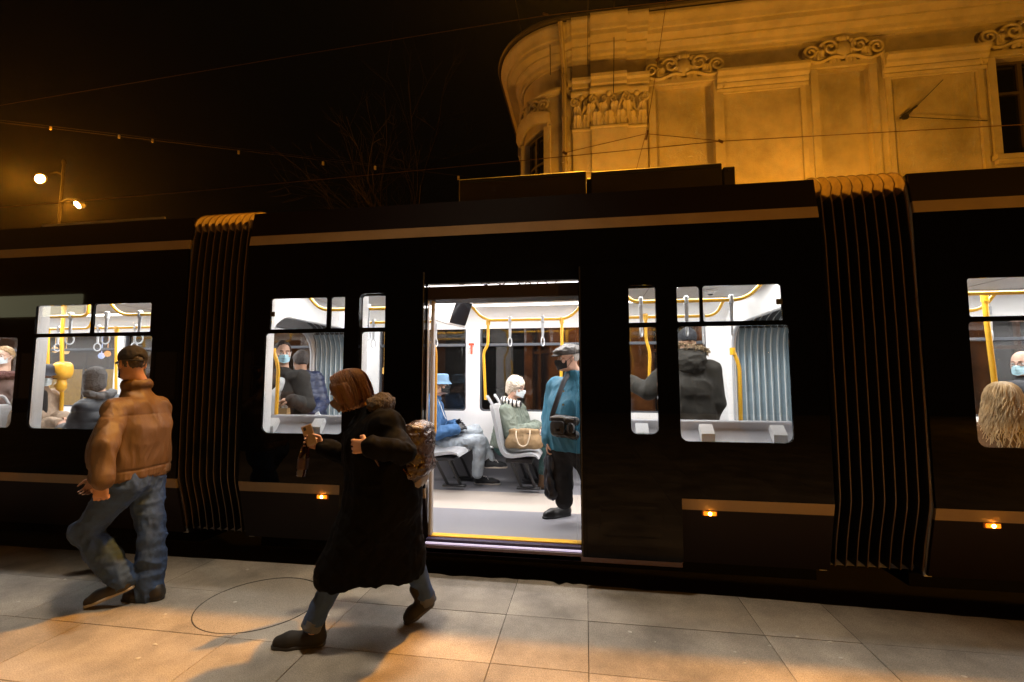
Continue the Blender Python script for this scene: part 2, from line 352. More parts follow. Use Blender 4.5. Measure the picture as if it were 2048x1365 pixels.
for ci, c in enumerate(cars):
    x0, x1 = c['x']; holes = [win_poly(a, b) for a, b in c['near']]
    outer = rect(x0, x1, .69, 2.83); isMid = ci == 1
    if isMid:
        outer = [(x0,.69),(DX0,.69),(DX0,DZ1),(DX1,DZ1),(DX1,.69),(x1,.69),(x1,2.83),(x0,2.83)]
        holes += [win_poly(a, b) for a, b in c['leafh']]
    body = plate('car_body', outer, holes, TY, TY+.022, black, tram)
    lin_o = [(x0+.02,.70),(DX0-.02,.70),(DX0-.02,2.44),(DX1+.02,2.44),(DX1+.02,.70),(x1-.02,.70),(x1-.02,2.46),(x0+.02,2.46)] if isMid else rect(x0+.02, x1-.02, .70, 2.46)
    lh = [rrect(a, b_, 1.04, 2.37, .03, 4) for a, b_ in ([(-5.40,-4.02),(-7.05,-5.56),(-8.7,-7.15)], [(-2.86,-2.03),(.724,1.60),(-1.93,-1.61),(.33,.62)], [(2.722,4.66),(4.8,6.36)])[ci]]
    plate('inner_lining', lin_o, lh, TY+.0245, TY+.125, liner, body)
    segs = [(x0, DX0), (DX1, x1)] if isMid else [(x0, x1)]
    for a, b_ in segs:
        mb = MB(); mb.box((a+.02, 3.90, .282), (b_-.02, 3.915, .72)); mb.build('low_lining', liner, body)
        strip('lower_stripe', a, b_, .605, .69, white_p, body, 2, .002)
        strip('skirt', a, b_, .18, .605, purple, body, 6)
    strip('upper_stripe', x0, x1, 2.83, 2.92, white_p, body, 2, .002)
    strip('roof_fairing', x0, x1, 2.92, 3.15, purple, body, 5)
    mb = MB(); mb.box((x0, TY+.05, 3.10), (x1, FY-.05, 3.148)); mb.build('roof', dark, body)
    fl = MB(); fl.box((x0, TY+.34, .02), (x1, FY-.14, .155)); fl.build('underframe', mat('underframe_black',(.004,.0035,.003),.8,spec=.1), body)
    fh = [rrect(a, b_, 1.17, 2.36, .05, 5) for a, b_ in c['far']]
    plate('far_side', rect(x0, x1, .1, 3.12), fh, FY-.025, FY, black, body)
    plate('far_lining', rect(x0+.02, x1-.02, .70, 2.46), fh, 6.03, 6.122, liner, body)
    for a, b_ in c['far']:
        mb = MB(); mb.box((a-.01, 6.098, 1.16), (b_+.01, 6.102, 2.37)); wn = mb.build('window', pane_far, body)
        fr = MB()
        fr.box((a, 6.045, 2.035), (b_, 6.095, 2.075), .006)
        P = rrect(a, b_, 1.17, 2.36, .05, 5); Q = rrect(a+.022, b_-.022, 1.192, 2.338, .04, 5); n = len(P)
        V = [(u,6.06,v) for u,v in P]+[(u,6.06,v) for u,v in Q]+[(u,6.095,v) for u,v in Q]+[(u,6.095,v) for u,v in P]
        fr.add(V, [[r*n+i, r*n+(i+1) % n, ((r+1) % 4)*n+(i+1) % n, ((r+1) % 4)*n+i] for r in range(4) for i in range(n)])
        if b_-a > 1.5:
            q = a+(b_-a)*.46; fr.box((q, 6.05, 2.075), (q+.03, 6.095, 2.338), .005)
        fr.build('window_frame', mat('window_gasket', (.05,.055,.065), .4), wn)
    for (a, z) in c['near']:
        mb = MB(); mb.box((a[0]-.008, TY+.0265, z[0]-.008), (a[1]+.008, TY+.0305, z[1]+.008)); mb.build('window', pane_m, body)
    # floor in three runs, coved skirting at the far wall
    for k, (ya, yb, m) in enumerate(((3.93,4.68,mat('floor_grey',(.235,.235,.26),.5,noise=(25,.06))),(4.68,5.42,mat('floor_beige',(.50,.44,.39),.5,noise=(25,.05))),(5.42,5.88,mat('floor_dark',(.20,.20,.22),.5,noise=(25,.06))))):
        mb = MB(); mb.box((x0, ya, .16), (x1, yb, .28)); mb.build('floor', m, body)
    cv = [(5.88,.28),(5.93,.285),(5.97,.30),(5.995,.34),(6.01,.40),(6.02,.50),(6.02,.70)]
    G = np.array([[(x, y, z) for y, z in cv] for x in (x0+.02, x1-.02)]); mb = MB(); mb.grid(G); mb.build('kick_panel', mat('kick_grey',(.13,.13,.145),.55), body, True)
    mb = MB(); mb.box((x0+.02, 5.985, .694), (x1-.02, 6.028, .716), .006); mb.build('lining_trim', liner, body)
    # ceiling with coves and the two light bands
    ce = [(3.875,2.43),(4.0,2.47),(4.16,2.50),(4.28,2.505)], [(4.44,2.51),(4.6,2.50),(5.3,2.50),(5.46,2.51)], [(5.62,2.505),(5.72,2.49),(5.82,2.455),(5.92,2.39),(5.99,2.33),(6.03,2.27)]
    mb = MB()
    for run in ce:
        G = np.array([[(x, y, z) for y, z in run]+[(x, y, z+.03) for y, z in run[::-1]]+[(x, *run[0])] for x in (x0+.02, x1-.02)]); mb.grid(G)
    mb.build('ceiling', mat('ceiling_white', (.66,.655,.65), .5), body, 50)
    mb = MB(); mb.box((x0+.1, 4.24, 2.545), (x1-.1, 5.66, 2.56)); mb.build('ceiling_backing', greyp, body)
    for ya in (4.285, 5.465):
        mb = MB(); mb.box((x0+.15, ya, 2.508), (x1-.15, ya+.15, 2.53), .004); lb = mb.build('light_band', light_m, body)
        d = bpy.data.lights.new('saloon_light', 'AREA'); d.shape = 'RECTANGLE'; d.size = x1-x0-.34; d.size_y = .14; d.energy = 46*math.pi*d.size*d.size_y; d.color = (1,.955,.935)
        al = bpy.data.objects.new('saloon_light', d); sc.collection.objects.link(al); al.parent = body; al.location = Vector(((x0+x1)/2, ya+.075, 2.5065))-Vector(ORG[body.name])
    mb = MB(); q = 2.503
    for y in (4.62, 5.28): mb.box((x0+.1, y, 2.497), (x1-.1, y+.006, 2.4995))
    for x in np.arange(x0+.5, x1-.4, .8): mb.box((x, 4.63, 2.497), (x+.005, 5.27, 2.4995))
    mb.build('ceiling_joint', mat('joint_grey', (.25,.25,.25), .6), body)
    # gangway portals
    for xe, s_ in ((x0, 1), (x1, -1)):
        if xe in (-12.5, 9.5): continue
        o_ = [(3.92,.16),(6.06,.16),(6.11,.7),(6.11,3.1),(3.83,3.1),(3.79,2.8),(3.79,.72)]; h_ = rrect(4.02, 5.84, .281, 2.24, .2, 8, (.1,.1,1.6,1.6))
        cu = plate('t', o_, [h_], 0, .05, liner, body); me = cu.data
        V = np.array([v.co[:] for v in me.vertices])+ORG[cu.name]
        W = np.stack([xe+(V[:,1] if s_ > 0 else -V[:,1]), V[:,0], V[:,2]], 1); Fc = [list(p.vertices) for p in me.polygons]; bpy.data.objects.remove(cu)
        mb = MB(); mb.add(W, Fc); mb.build('gangway_portal', liner, body)
        R1 = rrect(4.02, 5.84, .281, 2.24, .2, 8, (.1,.1,1.6,1.6)); xx = xe+s_*.028
        mb = MB(); mb.tube([(xx, u, v) for u, v in R1]+[(xx, *R1[0])], .018, 6); mb.build('portal_rim', greyp, body, True)
mid = [o for o in tram.children if o.name.startswith('car_body')][1]
# sliding vent catches
for px, py in ((546,629),(1558,604)):
    p = at(px, py, TY-.004); mb = MB(); mb.box(p-[.022,.012,.022], p+[.022,.004,.022], .005); mb.build('vent_catch', dark, mid)
# step edge: yellow nosing, dark strip and LED line
mb = MB(); mb.box((DX0,3.855,.16),(DX1,3.93,.282),.003); mb.build('step_nosing', mat('nosing_yellow',(.80,.45,.03),.5), mid)
mb = MB(); mb.box((DX0,3.80,.16),(DX1,3.855,.272),.003); mb.build('step_strip', mat('step_purple',(.035,.025,.07),.5), mid)
mb = MB(); mb.box((DX0,3.792,.235),(DX1,3.80,.248)); mb.build('step_light', mat('led_strip',(.8,.8,.9),.5,emis=(.80,.70,1),es=.8), mid)
mb = MB(); mb.box((DX0-.72,3.775,.205),(.72,3.845,.232),.004); mb.box((DX0-.72,3.80,.16),(.72,3.87,.205),.004); mb.build('door_sill', mat('sill_purple',(.10,.065,.085),.4), mid)
# header above the door, with the slit and the loose cables
mb = MB(); mb.box((DX0-.1,3.80,2.285),(DX1+.1,4.02,2.400),.006); mb.build('door_header', mat('header_brown',(.02,.012,.010),.6), mid)
mb = MB()
for px in (920,968,1000,1042,1065,1100): 
    p = at(px, 569, 3.795); mb.tube(smooth_path([p+[-.05,0,.035], p+[-.01,0,.0], p+[.03,0,-.008], p+[.06,0,.03]], 5, .03), .004, 6)
mb.build('header_cable', dark, mid, True)
for px, py in ((909,595),(1115,589)):
    p = at(px, py, 4.85); mb = MB(); mb.lathe([(.0005,0),(.038,0),(.042,.004),(.042,.02)], (p[0],4.85,2.492), 20); mb.build('downlight', mat('downlight',(.9,.9,.9),.3,emis=(1,.97,.95),es=14), mid, True)
mb = MB(); p = at(1003, 592, 4.9); mb.box((p[0]-.09,4.86,2.488),(p[0]+.09,4.93,2.4985),.004); mb.build('ceiling_vent', dark, mid)
# door leaves slid open along the outside
def leaf(x0, x1, hx, flip):
    hole = rrect(hx[0], hx[1], 1.178, 2.335, .045, 5, (1,1,.3,1) if flip else (1,1,1,.3))
    d = plate('door_leaf', rrect(x0, x1, .24, 2.52, .02, 3), [hole], TY-.065, TY-.025, black, tram)
    mb = MB(); mb.box((hx[0]-.005, TY-.05, 1.17), (hx[1]+.005, TY-.045, 2.34)); mb.build('leaf_pane', pane_m, d)
    mb = MB(); xe = x0 if not flip else x1
    mb.box((min(xe, xe+(.012 if not flip else -.012)), TY-.075, .25), (max(xe, xe+(.012 if not flip else -.012)), TY-.0655, 2.5), .003); mb.build('leaf_seal', rubber, d)
    pm = MB(); P = rrect((x0+x1)/2-.24, (x0+x1)/2+.24, .40, .66, .07, 6); Q = rrect((x0+x1)/2-.215, (x0+x1)/2+.215, .425, .635, .055, 6); n = len(P)
    pm.add([(u, TY-.066, v) for u, v in P]+[(u, TY-.0675, v) for u, v in Q], [[i, (i+1) % n, n+(i+1) % n, n+i] for i in range(n)]+[list(range(n, 2*n))])
    pm.build('kick_plate', black, d, True)
    return d
leaf(-2.055, -1.335, (-1.92,-1.682), True); leaf(-.04, .705, (.348,.552), False)
# white door post linings, edge seals
for xa in (DX0, DX1):
    s_ = 1 if xa == DX0 else -1
    mb = MB(); mb.box((xa, 3.845, .28), (xa+s_*.03, 3.90, 2.285), .008); mb.build('door_post', greyp, mid)
# yellow grab rails at the door posts
def rail(name, pts, r=.017, m=yellow, par=None, rnd=.08):
    mb = MB(); mb.tube(smooth_path(pts, 7, rnd), r, 12); return mb.build(name, m, par or tram, True)
x = DX0+.022; rail('door_grab_rail', [(x-.02,3.885,1.93),(x,3.92,1.84),(x,3.92,1.12),(x-.02,3.885,1.04)], .019)
# articulation: pleated outer skins
def bellows(x0, x1, n):
    path = [(3.90,.22),(3.86,.42),(3.775,.72),(3.765,1.2),(3.765,2.0),(3.775,2.6),(3.80,2.95),(3.84,3.10),(3.95,3.165),(4.3,3.19),(4.95,3.20),(5.9,3.17)]
    path = np.array(smooth_path([(0,*p) for p in path], 4, .06))[:,1:]
    t = np.gradient(path, axis=0); t /= np.linalg.norm(t, axis=1)[:,None]; nrm = np.stack([-t[:,1], t[:,0]], 1)
    prof = []                                                     # (x, outward) zigzag: thin ribs, deep folds
    dx = (x1-x0)/n
    for i in range(n):
        a = x0+dx*i
        prof += [(a+dx*.02,-.11),(a+dx*.24,-.085),(a+dx*.38,-.03),(a+dx*.45,.018),(a+dx*.475,.029),(a+dx*.5,.032),(a+dx*.525,.029),(a+dx*.55,.018),(a+dx*.62,-.03),(a+dx*.76,-.085),(a+dx*.98,-.11)]
    G = np.zeros((len(path), len(prof), 3))
    for j, (px, o) in enumerate(prof):
        deep = np.where(path[:,1] > 3.05, 1.1, 1.0)
        oo = np.where(path[:,1] > 3.02, 2.0, 1.0)*o if o > 0 else o*deep
        G[:,j,0] = px; G[:,j,1] = path[:,0]+nrm[:,0]*oo; G[:,j,2] = path[:,1]+nrm[:,1]*oo
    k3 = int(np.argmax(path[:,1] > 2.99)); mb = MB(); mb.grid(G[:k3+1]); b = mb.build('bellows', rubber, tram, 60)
    mb = MB(); mb.grid(G[k3:]); mb.build('bellows_top', mat('lamplit_rubber', (.22,.15,.08), .5, noise=(20,.3)), b, 60)  # lamplight on the upper folds put into a lighter, warmer rubber colour
    mb = MB()
    for i in range(n): mb.tube([(x0+dx*(i+.5), p[0]+q[0]*(.062 if p[1] > 3.02 else .030), p[1]+q[1]*(.062 if p[1] > 3.02 else .030)) for p, q in zip(path, nrm)], .0042, 6)
    mb.build('rib_edge', mat('rib_glint', (.095,.055,.022), .32, spec=.8), b, True)  # crest lines added for the glint on the ribs, its amber in their colour
    # inner pleats: far and near side, and the roof arch
    for y, sgn in ((5.90,-1),(3.96,1)):
        pr = []; k = 9; d2 = (x1-x0)/k
        for i in range(k): a = x0+d2*i; pr += [(a,0),(a+d2*.42,.028),(a+d2*.5,.034),(a+d2*.58,.028)]
        pr.append((x1,0)); zz = [.28,.7,1.2,1.7,2.0,2.12,2.2]; off = [0,0,0,0,0,.03,.08]
        G = np.array([[(u, y+sgn*(v+o), z) for u, v in pr] for z, o in zip(zz, off)]); mb = MB(); mb.grid(G); mb.build('inner_pleats', pleat, b, 60)
        ed = MB()
        for i in range(k):
            u = x0+d2*(i+.5); ed.tube([(u, y+sgn*(.036+o), z) for z, o in zip(zz, off)], .0045, 6)
        ed.build('pleat_piping', mat('piping',(.55,.58,.60),.5), b, True)
    pr = []; k = 9; d2 = (x1-x0)/k
    for i in range(k): a = x0+d2*i; pr += [(a,0),(a+d2*.42,.03),(a+d2*.5,.036),(a+d2*.58,.03)]
    pr.append((x1,0)); arch = [(3.97,2.10),(4.02,2.24),(4.12,2.34),(4.3,2.40),(4.6,2.42),(5.26,2.42),(5.56,2.40),(5.74,2.34),(5.84,2.24),(5.89,2.10)]
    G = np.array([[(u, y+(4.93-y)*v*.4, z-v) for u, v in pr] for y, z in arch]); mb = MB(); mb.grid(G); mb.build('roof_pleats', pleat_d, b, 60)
    ed = MB()
    for i in range(k):
        u = x0+d2*(i+.5); ed.tube([(u, y+(4.93-y)*.016, z-.039) for y, z in arch], .0045, 6)
    ed.build('roof_piping', MATS['piping'], b, True)
    mb = MB(); mb.box((x0, 4.02, .17), (x1, 5.88, .279)); mb.build('gangway_plate', mat('plate_grey',(.18,.18,.19),.5), b)
    mb = MB(); mb.box((x0, FY-.06, .25), (x1, FY-.03, 3.1)); mb.build('far_bellows', rubber, b)
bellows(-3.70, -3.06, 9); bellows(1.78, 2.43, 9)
# side marker lamps
amber = mat('amber_lens', (1,.35,.03), .2, emis=(1,.26,.015), es=9)
for x in (-2.258, .92, 2.782, -6.6):
    y = TY+fy(.583)-.004
    mb = MB(); mb.box((x-.055,y-.004,.563),(x+.055,y+.012,.603),.004); h = mb.build('marker_lamp', mat('lamp_housing',(.35,.14,.02),.3), tram)
    mb = MB(); mb.box((x-.046,y-.014,.568),(x+.046,y-.0045,.598),.005); mb.build('lamp_lens', mat('amber_body',(.9,.35,.03),.2,emis=(1,.25,.01),es=1.4), h)
    mb = MB(); mb.lathe([(.0005,-.006),(.010,-.005),(.013,0)], (x,y-.0145,.583), 12, 1); mb.build('lamp_bulb', mat('amber_bulb',(1,.6,.2),.2,emis=(1,.42,.06),es=90), h, True)
# roof gear
def roof_box(x0, x1, y0, y1, z1, m=None):
    mb = MB(); mb.box((x0,y0,3.152),(x1,y1,z1),.008); o = mb.build('roof_unit', m or mat('roof_unit_paint',(.022,.015,.012),.5,noise=(4,.15)), tram)
    mb = MB(); mb.box((x0+.04,y0-.012,z1-.045),(x1-.04,y0-.0005,z1-.03)); mb.build('unit_seam', dark, o)
zl, zr, zm = at(1050,350,4.15)[2], at(1320,334,4.15)[2], at(1457,333,4.15)[2]
roof_box(ax(918,4.15,360), ax(1174,4.15,345)-.01, 4.15, 5.75, zl); roof_box(ax(1182,4.15,345), ax(1446,4.15,325)-.01, 4.15, 5.75, zr); roof_box(ax(1446,4.15,325), ax(1470,4.15,335), 4.15, 5.75, zm); roof_box(ax(1174,4.15,345)-.005, ax(1182,4.15,345)+.005, 4.2, 5.7, zl-.05)
roof_box(-12, -4.35, 4.6, 5.5, 3.22)
rail('roof_conduit', [at(85,452,4.3), at(330,436,4.3)], .012, mat('galv',(.5,.47,.42),.4,.5))
# ------------------------------------------------------------------ saloon fittings
def hrail(pts, r=.017): return rail('hand_rail', pts, r, yellow, tram, .12)
YN, YF = 4.30, 5.38
def X(px, y): return ax(px, y)
hrail([(X(938,YF),YF,2.50),(X(968,YF),YF,2.30),(X(1140,YF),YF,2.30),(X(1172,YF),YF,2.50)])
hrail([(X(1185,YF),YF,2.50),(X(1212,YF),YF,2.30),(X(1436,YF),YF,2.30),(X(1456,YF),YF,2.50)])
hrail([(-2.95,YF,2.5),(-2.78,YF,2.30),(X(875,YF),YF,2.30),(X(890,YF),YF,2.50)])
hrail([(X(604,YN),YN,2.50),(X(634,YN),YN,2.30),(X(790,YN),YN,2.30),(X(815,YN),YN,2.50)])
hrail([(X(1240,YN),YN,2.50),(X(1262,YN),YN,2.30),(X(1500,YN),YN,2.30),(X(1545,YN),YN,2.50)])
# left car
hrail([(X(-60,YN),YN,2.30),(X(158,YN),YN,2.30),(X(166,YN),YN,2.33),(X(166,YN),YN,2.50)])
hrail([(X(200,YN),YN,2.50),(X(232,YN),YN,2.30),(X(330,YN),YN,2.30),(X(350,YN),YN,2.5)])
hrail([(X(40,YF),YF,2.30),(X(172,YF),YF,2.30),(X(178,YF),YF,2.5)]); hrail([(X(180,YF),YF,2.30),(X(352,YF),YF,2.30),(X(375,YF),YF,2.5)])
# right car
hrail([(X(1900,YN),YN,2.30),(X(2300,YN),YN,2.30)]); hrail([(X(1850,YF),YF,2.30),(X(1975,YF),YF,2.30),(X(2010,YF),YF,2.5)])
def pole(pts, r=.017):
    p = rail('grab_pole', pts, r, yellow, tram, .1); return p
def collar(p, par, h=.07):
    mb = MB(); mb.lathe([(.018,-h*.5),(.027,-h*.5),(.027,h*.5),(.018,h*.5)], p, 14); mb.build('collar', yellow, par, True)
pt = lambda px, py, y: at(px, py, y)
def pole_px(ps, y, top=None, bot=None, r=.017):
    P = [pt(a, b, y) for a, b in ps]
    if top is not None: P = [np.array([P[0][0], y, top])]+P
    if bot is not None: P = P+[np.array([P[-1][0], y, bot])]
    o = pole(P, r); collar(P[0]+[0,0,-.02], o); return o
pole_px([(976,690),(967,705),(971,800)], YF, 2.30); pole_px([(1124,700),(1122,760)], YF, 2.30, .9)
pole_px([(1292,680),(1300,705),(1297,800)], 5.2, 2.30)
pole_px([(546,700),(557,732),(552,836)], 4.02, None, .95); pole_px([(1465,699),(1479,732),(1482,860)], 4.75, None, .9, .019)
pole_px([(96,660),(95,810)], YF, 2.30, .9, .02); pole_px([(124,670),(124,800)], 4.7, 2.5, .28, .02); pole_px([(232,680),(232,790)], YF, 2.30, .9)
pole_px([(1973,640),(1990,770)], YN+.1, 2.30, .8, .02)
# hanging straps
def strap(x, y, drop=.27):
    mb = MB(); mb.box((x-.019,y-.022,2.262),(x+.019,y+.022,2.345),.008); o = mb.build('hanging_strap', mat('strap_grey',(.50,.52,.55),.4), tram)
    mb = MB(); G = []
    for z, w_ in ((2.262,.017),(2.16,.015),(2.262-drop*.65,.012)): G.append([(x-w_,y-.006,z),(x+w_,y-.006,z),(x+w_,y+.006,z),(x-w_,y+.006,z),(x-w_,y-.006,z)])
    mb.grid(np.array(G)); mb.build('strap_web', MATS['strap_grey'], o)
    zc = 2.262-drop*.65-.05; mb = MB(); a = np.linspace(0, 2*math.pi, 21)
    mb.tube(np.stack([x+0*a, y+.042*np.cos(a), zc+.05*np.sin(a)], 1) if (y == YN and False) else np.stack([x+.014*np.cos(a), y+.034*np.cos(a), zc+.052*np.sin(a)], 1), .0075, 8, False); mb.build('strap_loop', MATS['strap_grey'], o, True)
for px in (1285,1377,1468,733): strap(X(px,YN), YN)
for px in (1020,1086,1410,745,870): strap(X(px,YF), YF)
for px in (133,272,205): strap(X(px,YN), YN)
for px in (110,190,264): strap(X(px,YF), YF)
strap(X(1990,YF), YF)
# perch shelves under the near windows
for x0, x1, pxs in ((-2.95,-1.95,(548,640)),(.36,1.62,(1283,1411,1553))):
    mb = MB(); G = []
    for y, z in ((3.885,1.10),(3.93,1.12),(3.985,1.20),(3.99,1.245),(4.005,1.262),(4.03,1.262),(4.05,1.245),(4.05,1.05),(4.0,1.0)): G.append([(x0,y,z),(x1,y,z)])
    mb.grid(np.array(G)); o = mb.build('perch_shelf', mat('shelf_grey',(.40,.40,.43),.45), tram, 50)
    for px in pxs:
        xx = X(px, 3.93); mb = MB(); mb.prism([(3.885,1.09),(3.885,1.165),(3.96,1.235),(3.985,1.20),(3.975,1.16)], xx-.055, xx+.045, lambda u, v, d: (d, u, v)); mb.build('shelf_bracket', liner, o)
# seats
def seat(name_y, x, face, z0=.28, dy=.43, fh=.46):
    """bucket seat; x = front lip, face = +1 looks along +X"""
    y = name_y; f = face
    prof = [(0,fh-.015),(-.03,fh+.02),(-.12,fh+.025),(-.30,fh-.005),(-.375,fh+.005),(-.42,fh+.05),(-.45,fh+.14),(-.475,fh+.26),(-.505,fh+.40),(-.535,fh+.52),(-.545,fh+.555),(-.553,fh+.565)]
    prof = [np.array([0,u,v]) for u, v in prof]; path = np.array(smooth_path(prof, 3, .04)); N = len(path)
    wid = np.linspace(0, 1, 13)*2-1; G = np.zeros((N, 13, 3)); B = np.zeros((N, 13, 3))
    tt = np.gradient(path, axis=0); tt /= np.linalg.norm(tt, axis=1)[:,None]; nn = np.stack([0*tt[:,0], -tt[:,2], tt[:,1]], 1)*-1
    for i in range(N):
        s_ = i/(N-1); hw = dy/2*(.97-.0*s_-.22*max(0, s_-.8)/.2*max(0,s_-.8)/.2)
        for j, wv in enumerate(wid):
            lift = .028*abs(wv)**3*min(1, s_/.22)*min(1, (1-s_)/.10+.15)
            p = path[i]+nn[i]*lift; G[i,j] = (x+f*p[1], y+hw*wv, z0+p[2]); q = path[i]-nn[i]*.022*(1-.6*abs(wv)**6); B[i,j] = (x+f*q[1], y+hw*wv, z0+q[2])
    ring = np.concatenate([G, B[:, ::-1]], 1); mb = MB(); mb.grid(ring, True); mb.add(np.concatenate([G[0],B[0]]), [[j, j+1, 13+j+1, 13+j] for j in range(12)]); mb.add(np.concatenate([G[-1],B[-1]]), [[j, j+1, 13+j+1, 13+j] for j in range(12)])
    o = mb.build('seat', seatm, tram, 50)
    # padded inset, handle hoop at the back corner, beam and struts
    mb = MB(); i0, i1 = int(N*.12), int(N*.85); mb.grid((G[i0:i1, 2:11]+nn[i0:i1,None,:]*np.array([f,1,1])*.0+np.array([0,0,.004]))); mb.build('seat_pad', mat('pad_grey',(.30,.31,.33),.6), o, 50)
    e = G[-2, 0 if True else -1]; mb = MB(); hoop = [(x-f*.50, y-dy*.40, z0+fh+.46),(x-f*.545, y-dy*.40, z0+fh+.60),(x-f*.60, y-dy*.34, z0+fh+.66),(x-f*.60, y-dy*.16, z0+fh+.66),(x-f*.55, y-dy*.10, z0+fh+.56)]
    mb.tube(smooth_path(hoop, 6, .05), .014, 10); mb.build('seat_handle', greyp, o, True)
    mb = MB(); mb.box((x-f*.38, y-dy*.36, z0+fh-.075), (x-f*.08, y+dy*.5, z0+fh-.03), .008); mb.build('seat_beam', dark, o)
    mb = MB()
    for k in (.33,.17):
        a = np.array([x-f*k, y-.06, z0+fh-.075]); b = np.array([x-f*(k-.09), y+.16, z0+.05]); mb.tube([a, b], .018, 8)
    mb.box((x-f*.30, y+.12, z0+.035), (x-f*.02, y+.20, z0+.06), .006); mb.build('seat_strut', dark, o, True)
    return o
# ------------------------------------------------------------------ the old corner building behind the tram
BY, R0, XB = 10.5, 1.25, -.28      # facade plane, corner radius, where the curve begins
stucco = mat('stucco', (.46,.40,.30), .9, noise=(1.3,.30,14), bump=(38,.5))
stucco_w = mat('stucco_trim', (.50,.44,.34), .85, noise=(2.4,.18,12), bump=(60,.3))
stucco_d = mat('stucco_shaded', (.30,.25,.18), .9, noise=(1.6,.25,9), bump=(60,.3))  # for the frieze: the ledge's shadow put into a darker stucco
wood = mat('old_wood', (.22,.11,.05), .6, noise=(5,.3), bump=(30,.4,(1,1,.1)))
shop_glass = glass('shop_pane', (.35,.33,.30), 1.0)
win_glass = mat('window_glass', (.01,.01,.012), .06, spec=.5)
bld = thing('corner_building', (3, 14, -.36), 'ornate old plastered building with a rounded corner and heavy cornice, lit amber from below', 'building')
def W(s, z, o):
    """facade coordinates (run along the front, height, distance proud) -> world; negative s runs round the corner"""
    if s >= 0: return (XB+s, BY-o, z)
    L = R0*math.pi/2
    if s > -L:
        a = -math.pi/2+s/R0; return (XB+(R0+o)*math.cos(a), BY+R0+(R0+o)*math.sin(a), z)
    return (XB-R0-o, BY+R0+(-s-L), z)
def S(px, py=300, o=0): return ax(px, BY-o, py)-XB
def Z(py, px, o=0): return float(at(px, py, BY-o)[2])
def ssamples(s0, s1):
    v = [s0, s1]
    if s0 < 0: v += list(np.linspace(max(s0, -R0*math.pi/2), min(s1, 0), 15))
    return sorted(set(round(float(q), 4) for q in v))
def fbox(mb, s0, s1, z0, z1, o0, o1, bev=0):
    ss = ssamples(s0, s1); n = len(ss)
    rows = [(z0,o0),(z0,o1-bev),(z0+bev,o1),(z1-bev,o1),(z1,o1-bev),(z1,o0)] if bev else [(z0,o0),(z0,o1),(z1,o1),(z1,o0)]
    G = np.array([[W(s, z, o) for z, o in rows] for s in ss]); k = len(rows)
    mb.grid(G, True); mb.F += [[mb.n-n*k+i for i in range(k)], [mb.n-k+i for i in range(k)]]
def sweep(mb, s0, s1, prof):
    ss = ssamples(s0, s1); G = np.array([[W(s, z, o) for o, z in prof] for s in ss]); mb.grid(G, True); k = len(prof)
    mb.F += [[mb.n-len(ss)*k+i for i in range(k)], [mb.n-k+i for i in range(k)]]
def spiral(mb, s, z, r, o, turn=1.6, a0=0, dirn=1, t=.05, tail=None):
    """scroll in relief"""
    P = []; N = 26
    for i in range(N):
        f = i/(N-1); a = a0+dirn*f*turn*2*math.pi; q = r*(1-.86*f); P.append(W(s+q*math.cos(a), z+q*math.sin(a), o+.05*f*(r/.2)))
    rr = np.linspace(t, t*.45, N)
    if tail:
        T = [W(*p, o) for p in tail]; P = T+P; rr = np.concatenate([np.linspace(t*.4, t, len(T)), rr])
    mb.tube(P, rr, 7)
def blob(mb, s, z, rs, rz, o, ro, n=8):
    th = np.linspace(0, math.pi/2, 5); ph = np.linspace(0, 2*math.pi, n*2, endpoint=False)
    G = np.array([[W(s+rs*math.sin(t)*math.cos(p), z+rz*math.sin(t)*math.sin(p), o+ro*math.cos(t)) for p in ph] for t in th]); mb.grid(G, True)
def leafm(mb, s, z, wd, h, o, curl=.09):
    """acanthus leaf: lobed, arched outwards and curled over at the tip"""
    m, n = 12, 9; G = np.zeros((m, n, 3))
    for i in range(m):
        f = i/(m-1); wid = wd*(.55+.45*math.sin(math.pi*min(1, f*.9+.15)))*(1+.16*math.sin(f*18)); wid *= 1 if f < .8 else 1-.55*(f-.8)/.2
        zz = h*(f if f < .85 else .85+(f-.85)*.2-(max(0,f-.92))*1.4); oo = o+.015+curl*max(0,(f-.35)/.65)**2
        for j in range(n):
            v = j/(n-1)*2-1; G[i,j] = W(s+wid*v/2, z+zz, oo+.03*(1-v*v)+.012*math.cos(v*9)-.01)
    mb.grid(G)
ZT = 9.05
# walls: ground floor with shop openings, first floor with recesses and the corner window
def wall_cut(s0, s1, z0, z1, holes, name, m, o0=-.35, o1=0):
    mb = MB(); es = sorted(set([s0, s1]+[h[0] for h in holes]+[h[1] for h in holes])); es = [e for e in es if s0 <= e <= s1]
    for a, b in zip(es[:-1], es[1:]):
        hs = sorted([h for h in holes if h[0] <= a+1e-6 and h[1] >= b-1e-6], key=lambda h: h[2]); z = z0
        for h in hs:
            if h[2] > z: fbox(mb, a, b, z, h[2], o0, o1)
            z = h[3]
        if z < z1: fbox(mb, a, b, z, z1, o0, o1)
    return mb.build(name, m, bld)
n1 = (S(1313), S(1430), 5.2, 8.30); n2 = (S(1642), S(1746), 5.2, 8.33); w3 = (S(2003), S(2003)+1.15, 6.12, 8.22)
cw = (-1.62, -.62, 5.35, 7.62); p1 = (S(1450), S(1606), 5.4, 8.0); p2 = (S(1790), S(1966), 5.4, 8.0)
w4 = (w3[1]+1.2, w3[1]+2.3, 6.12, 8.22)
wall_cut(-6, 22, 4.75, ZT, [n1, n2, w3, cw, p1, p2, w4], 'upper_wall', stucco)
mb = MB()
for h, d in ((n1,.14),(n2,.14),(p1,.03),(p2,.03)): fbox(mb, h[0], h[1], h[2], h[3], -.35, -d)
mb.build('niche_back', stucco, bld)
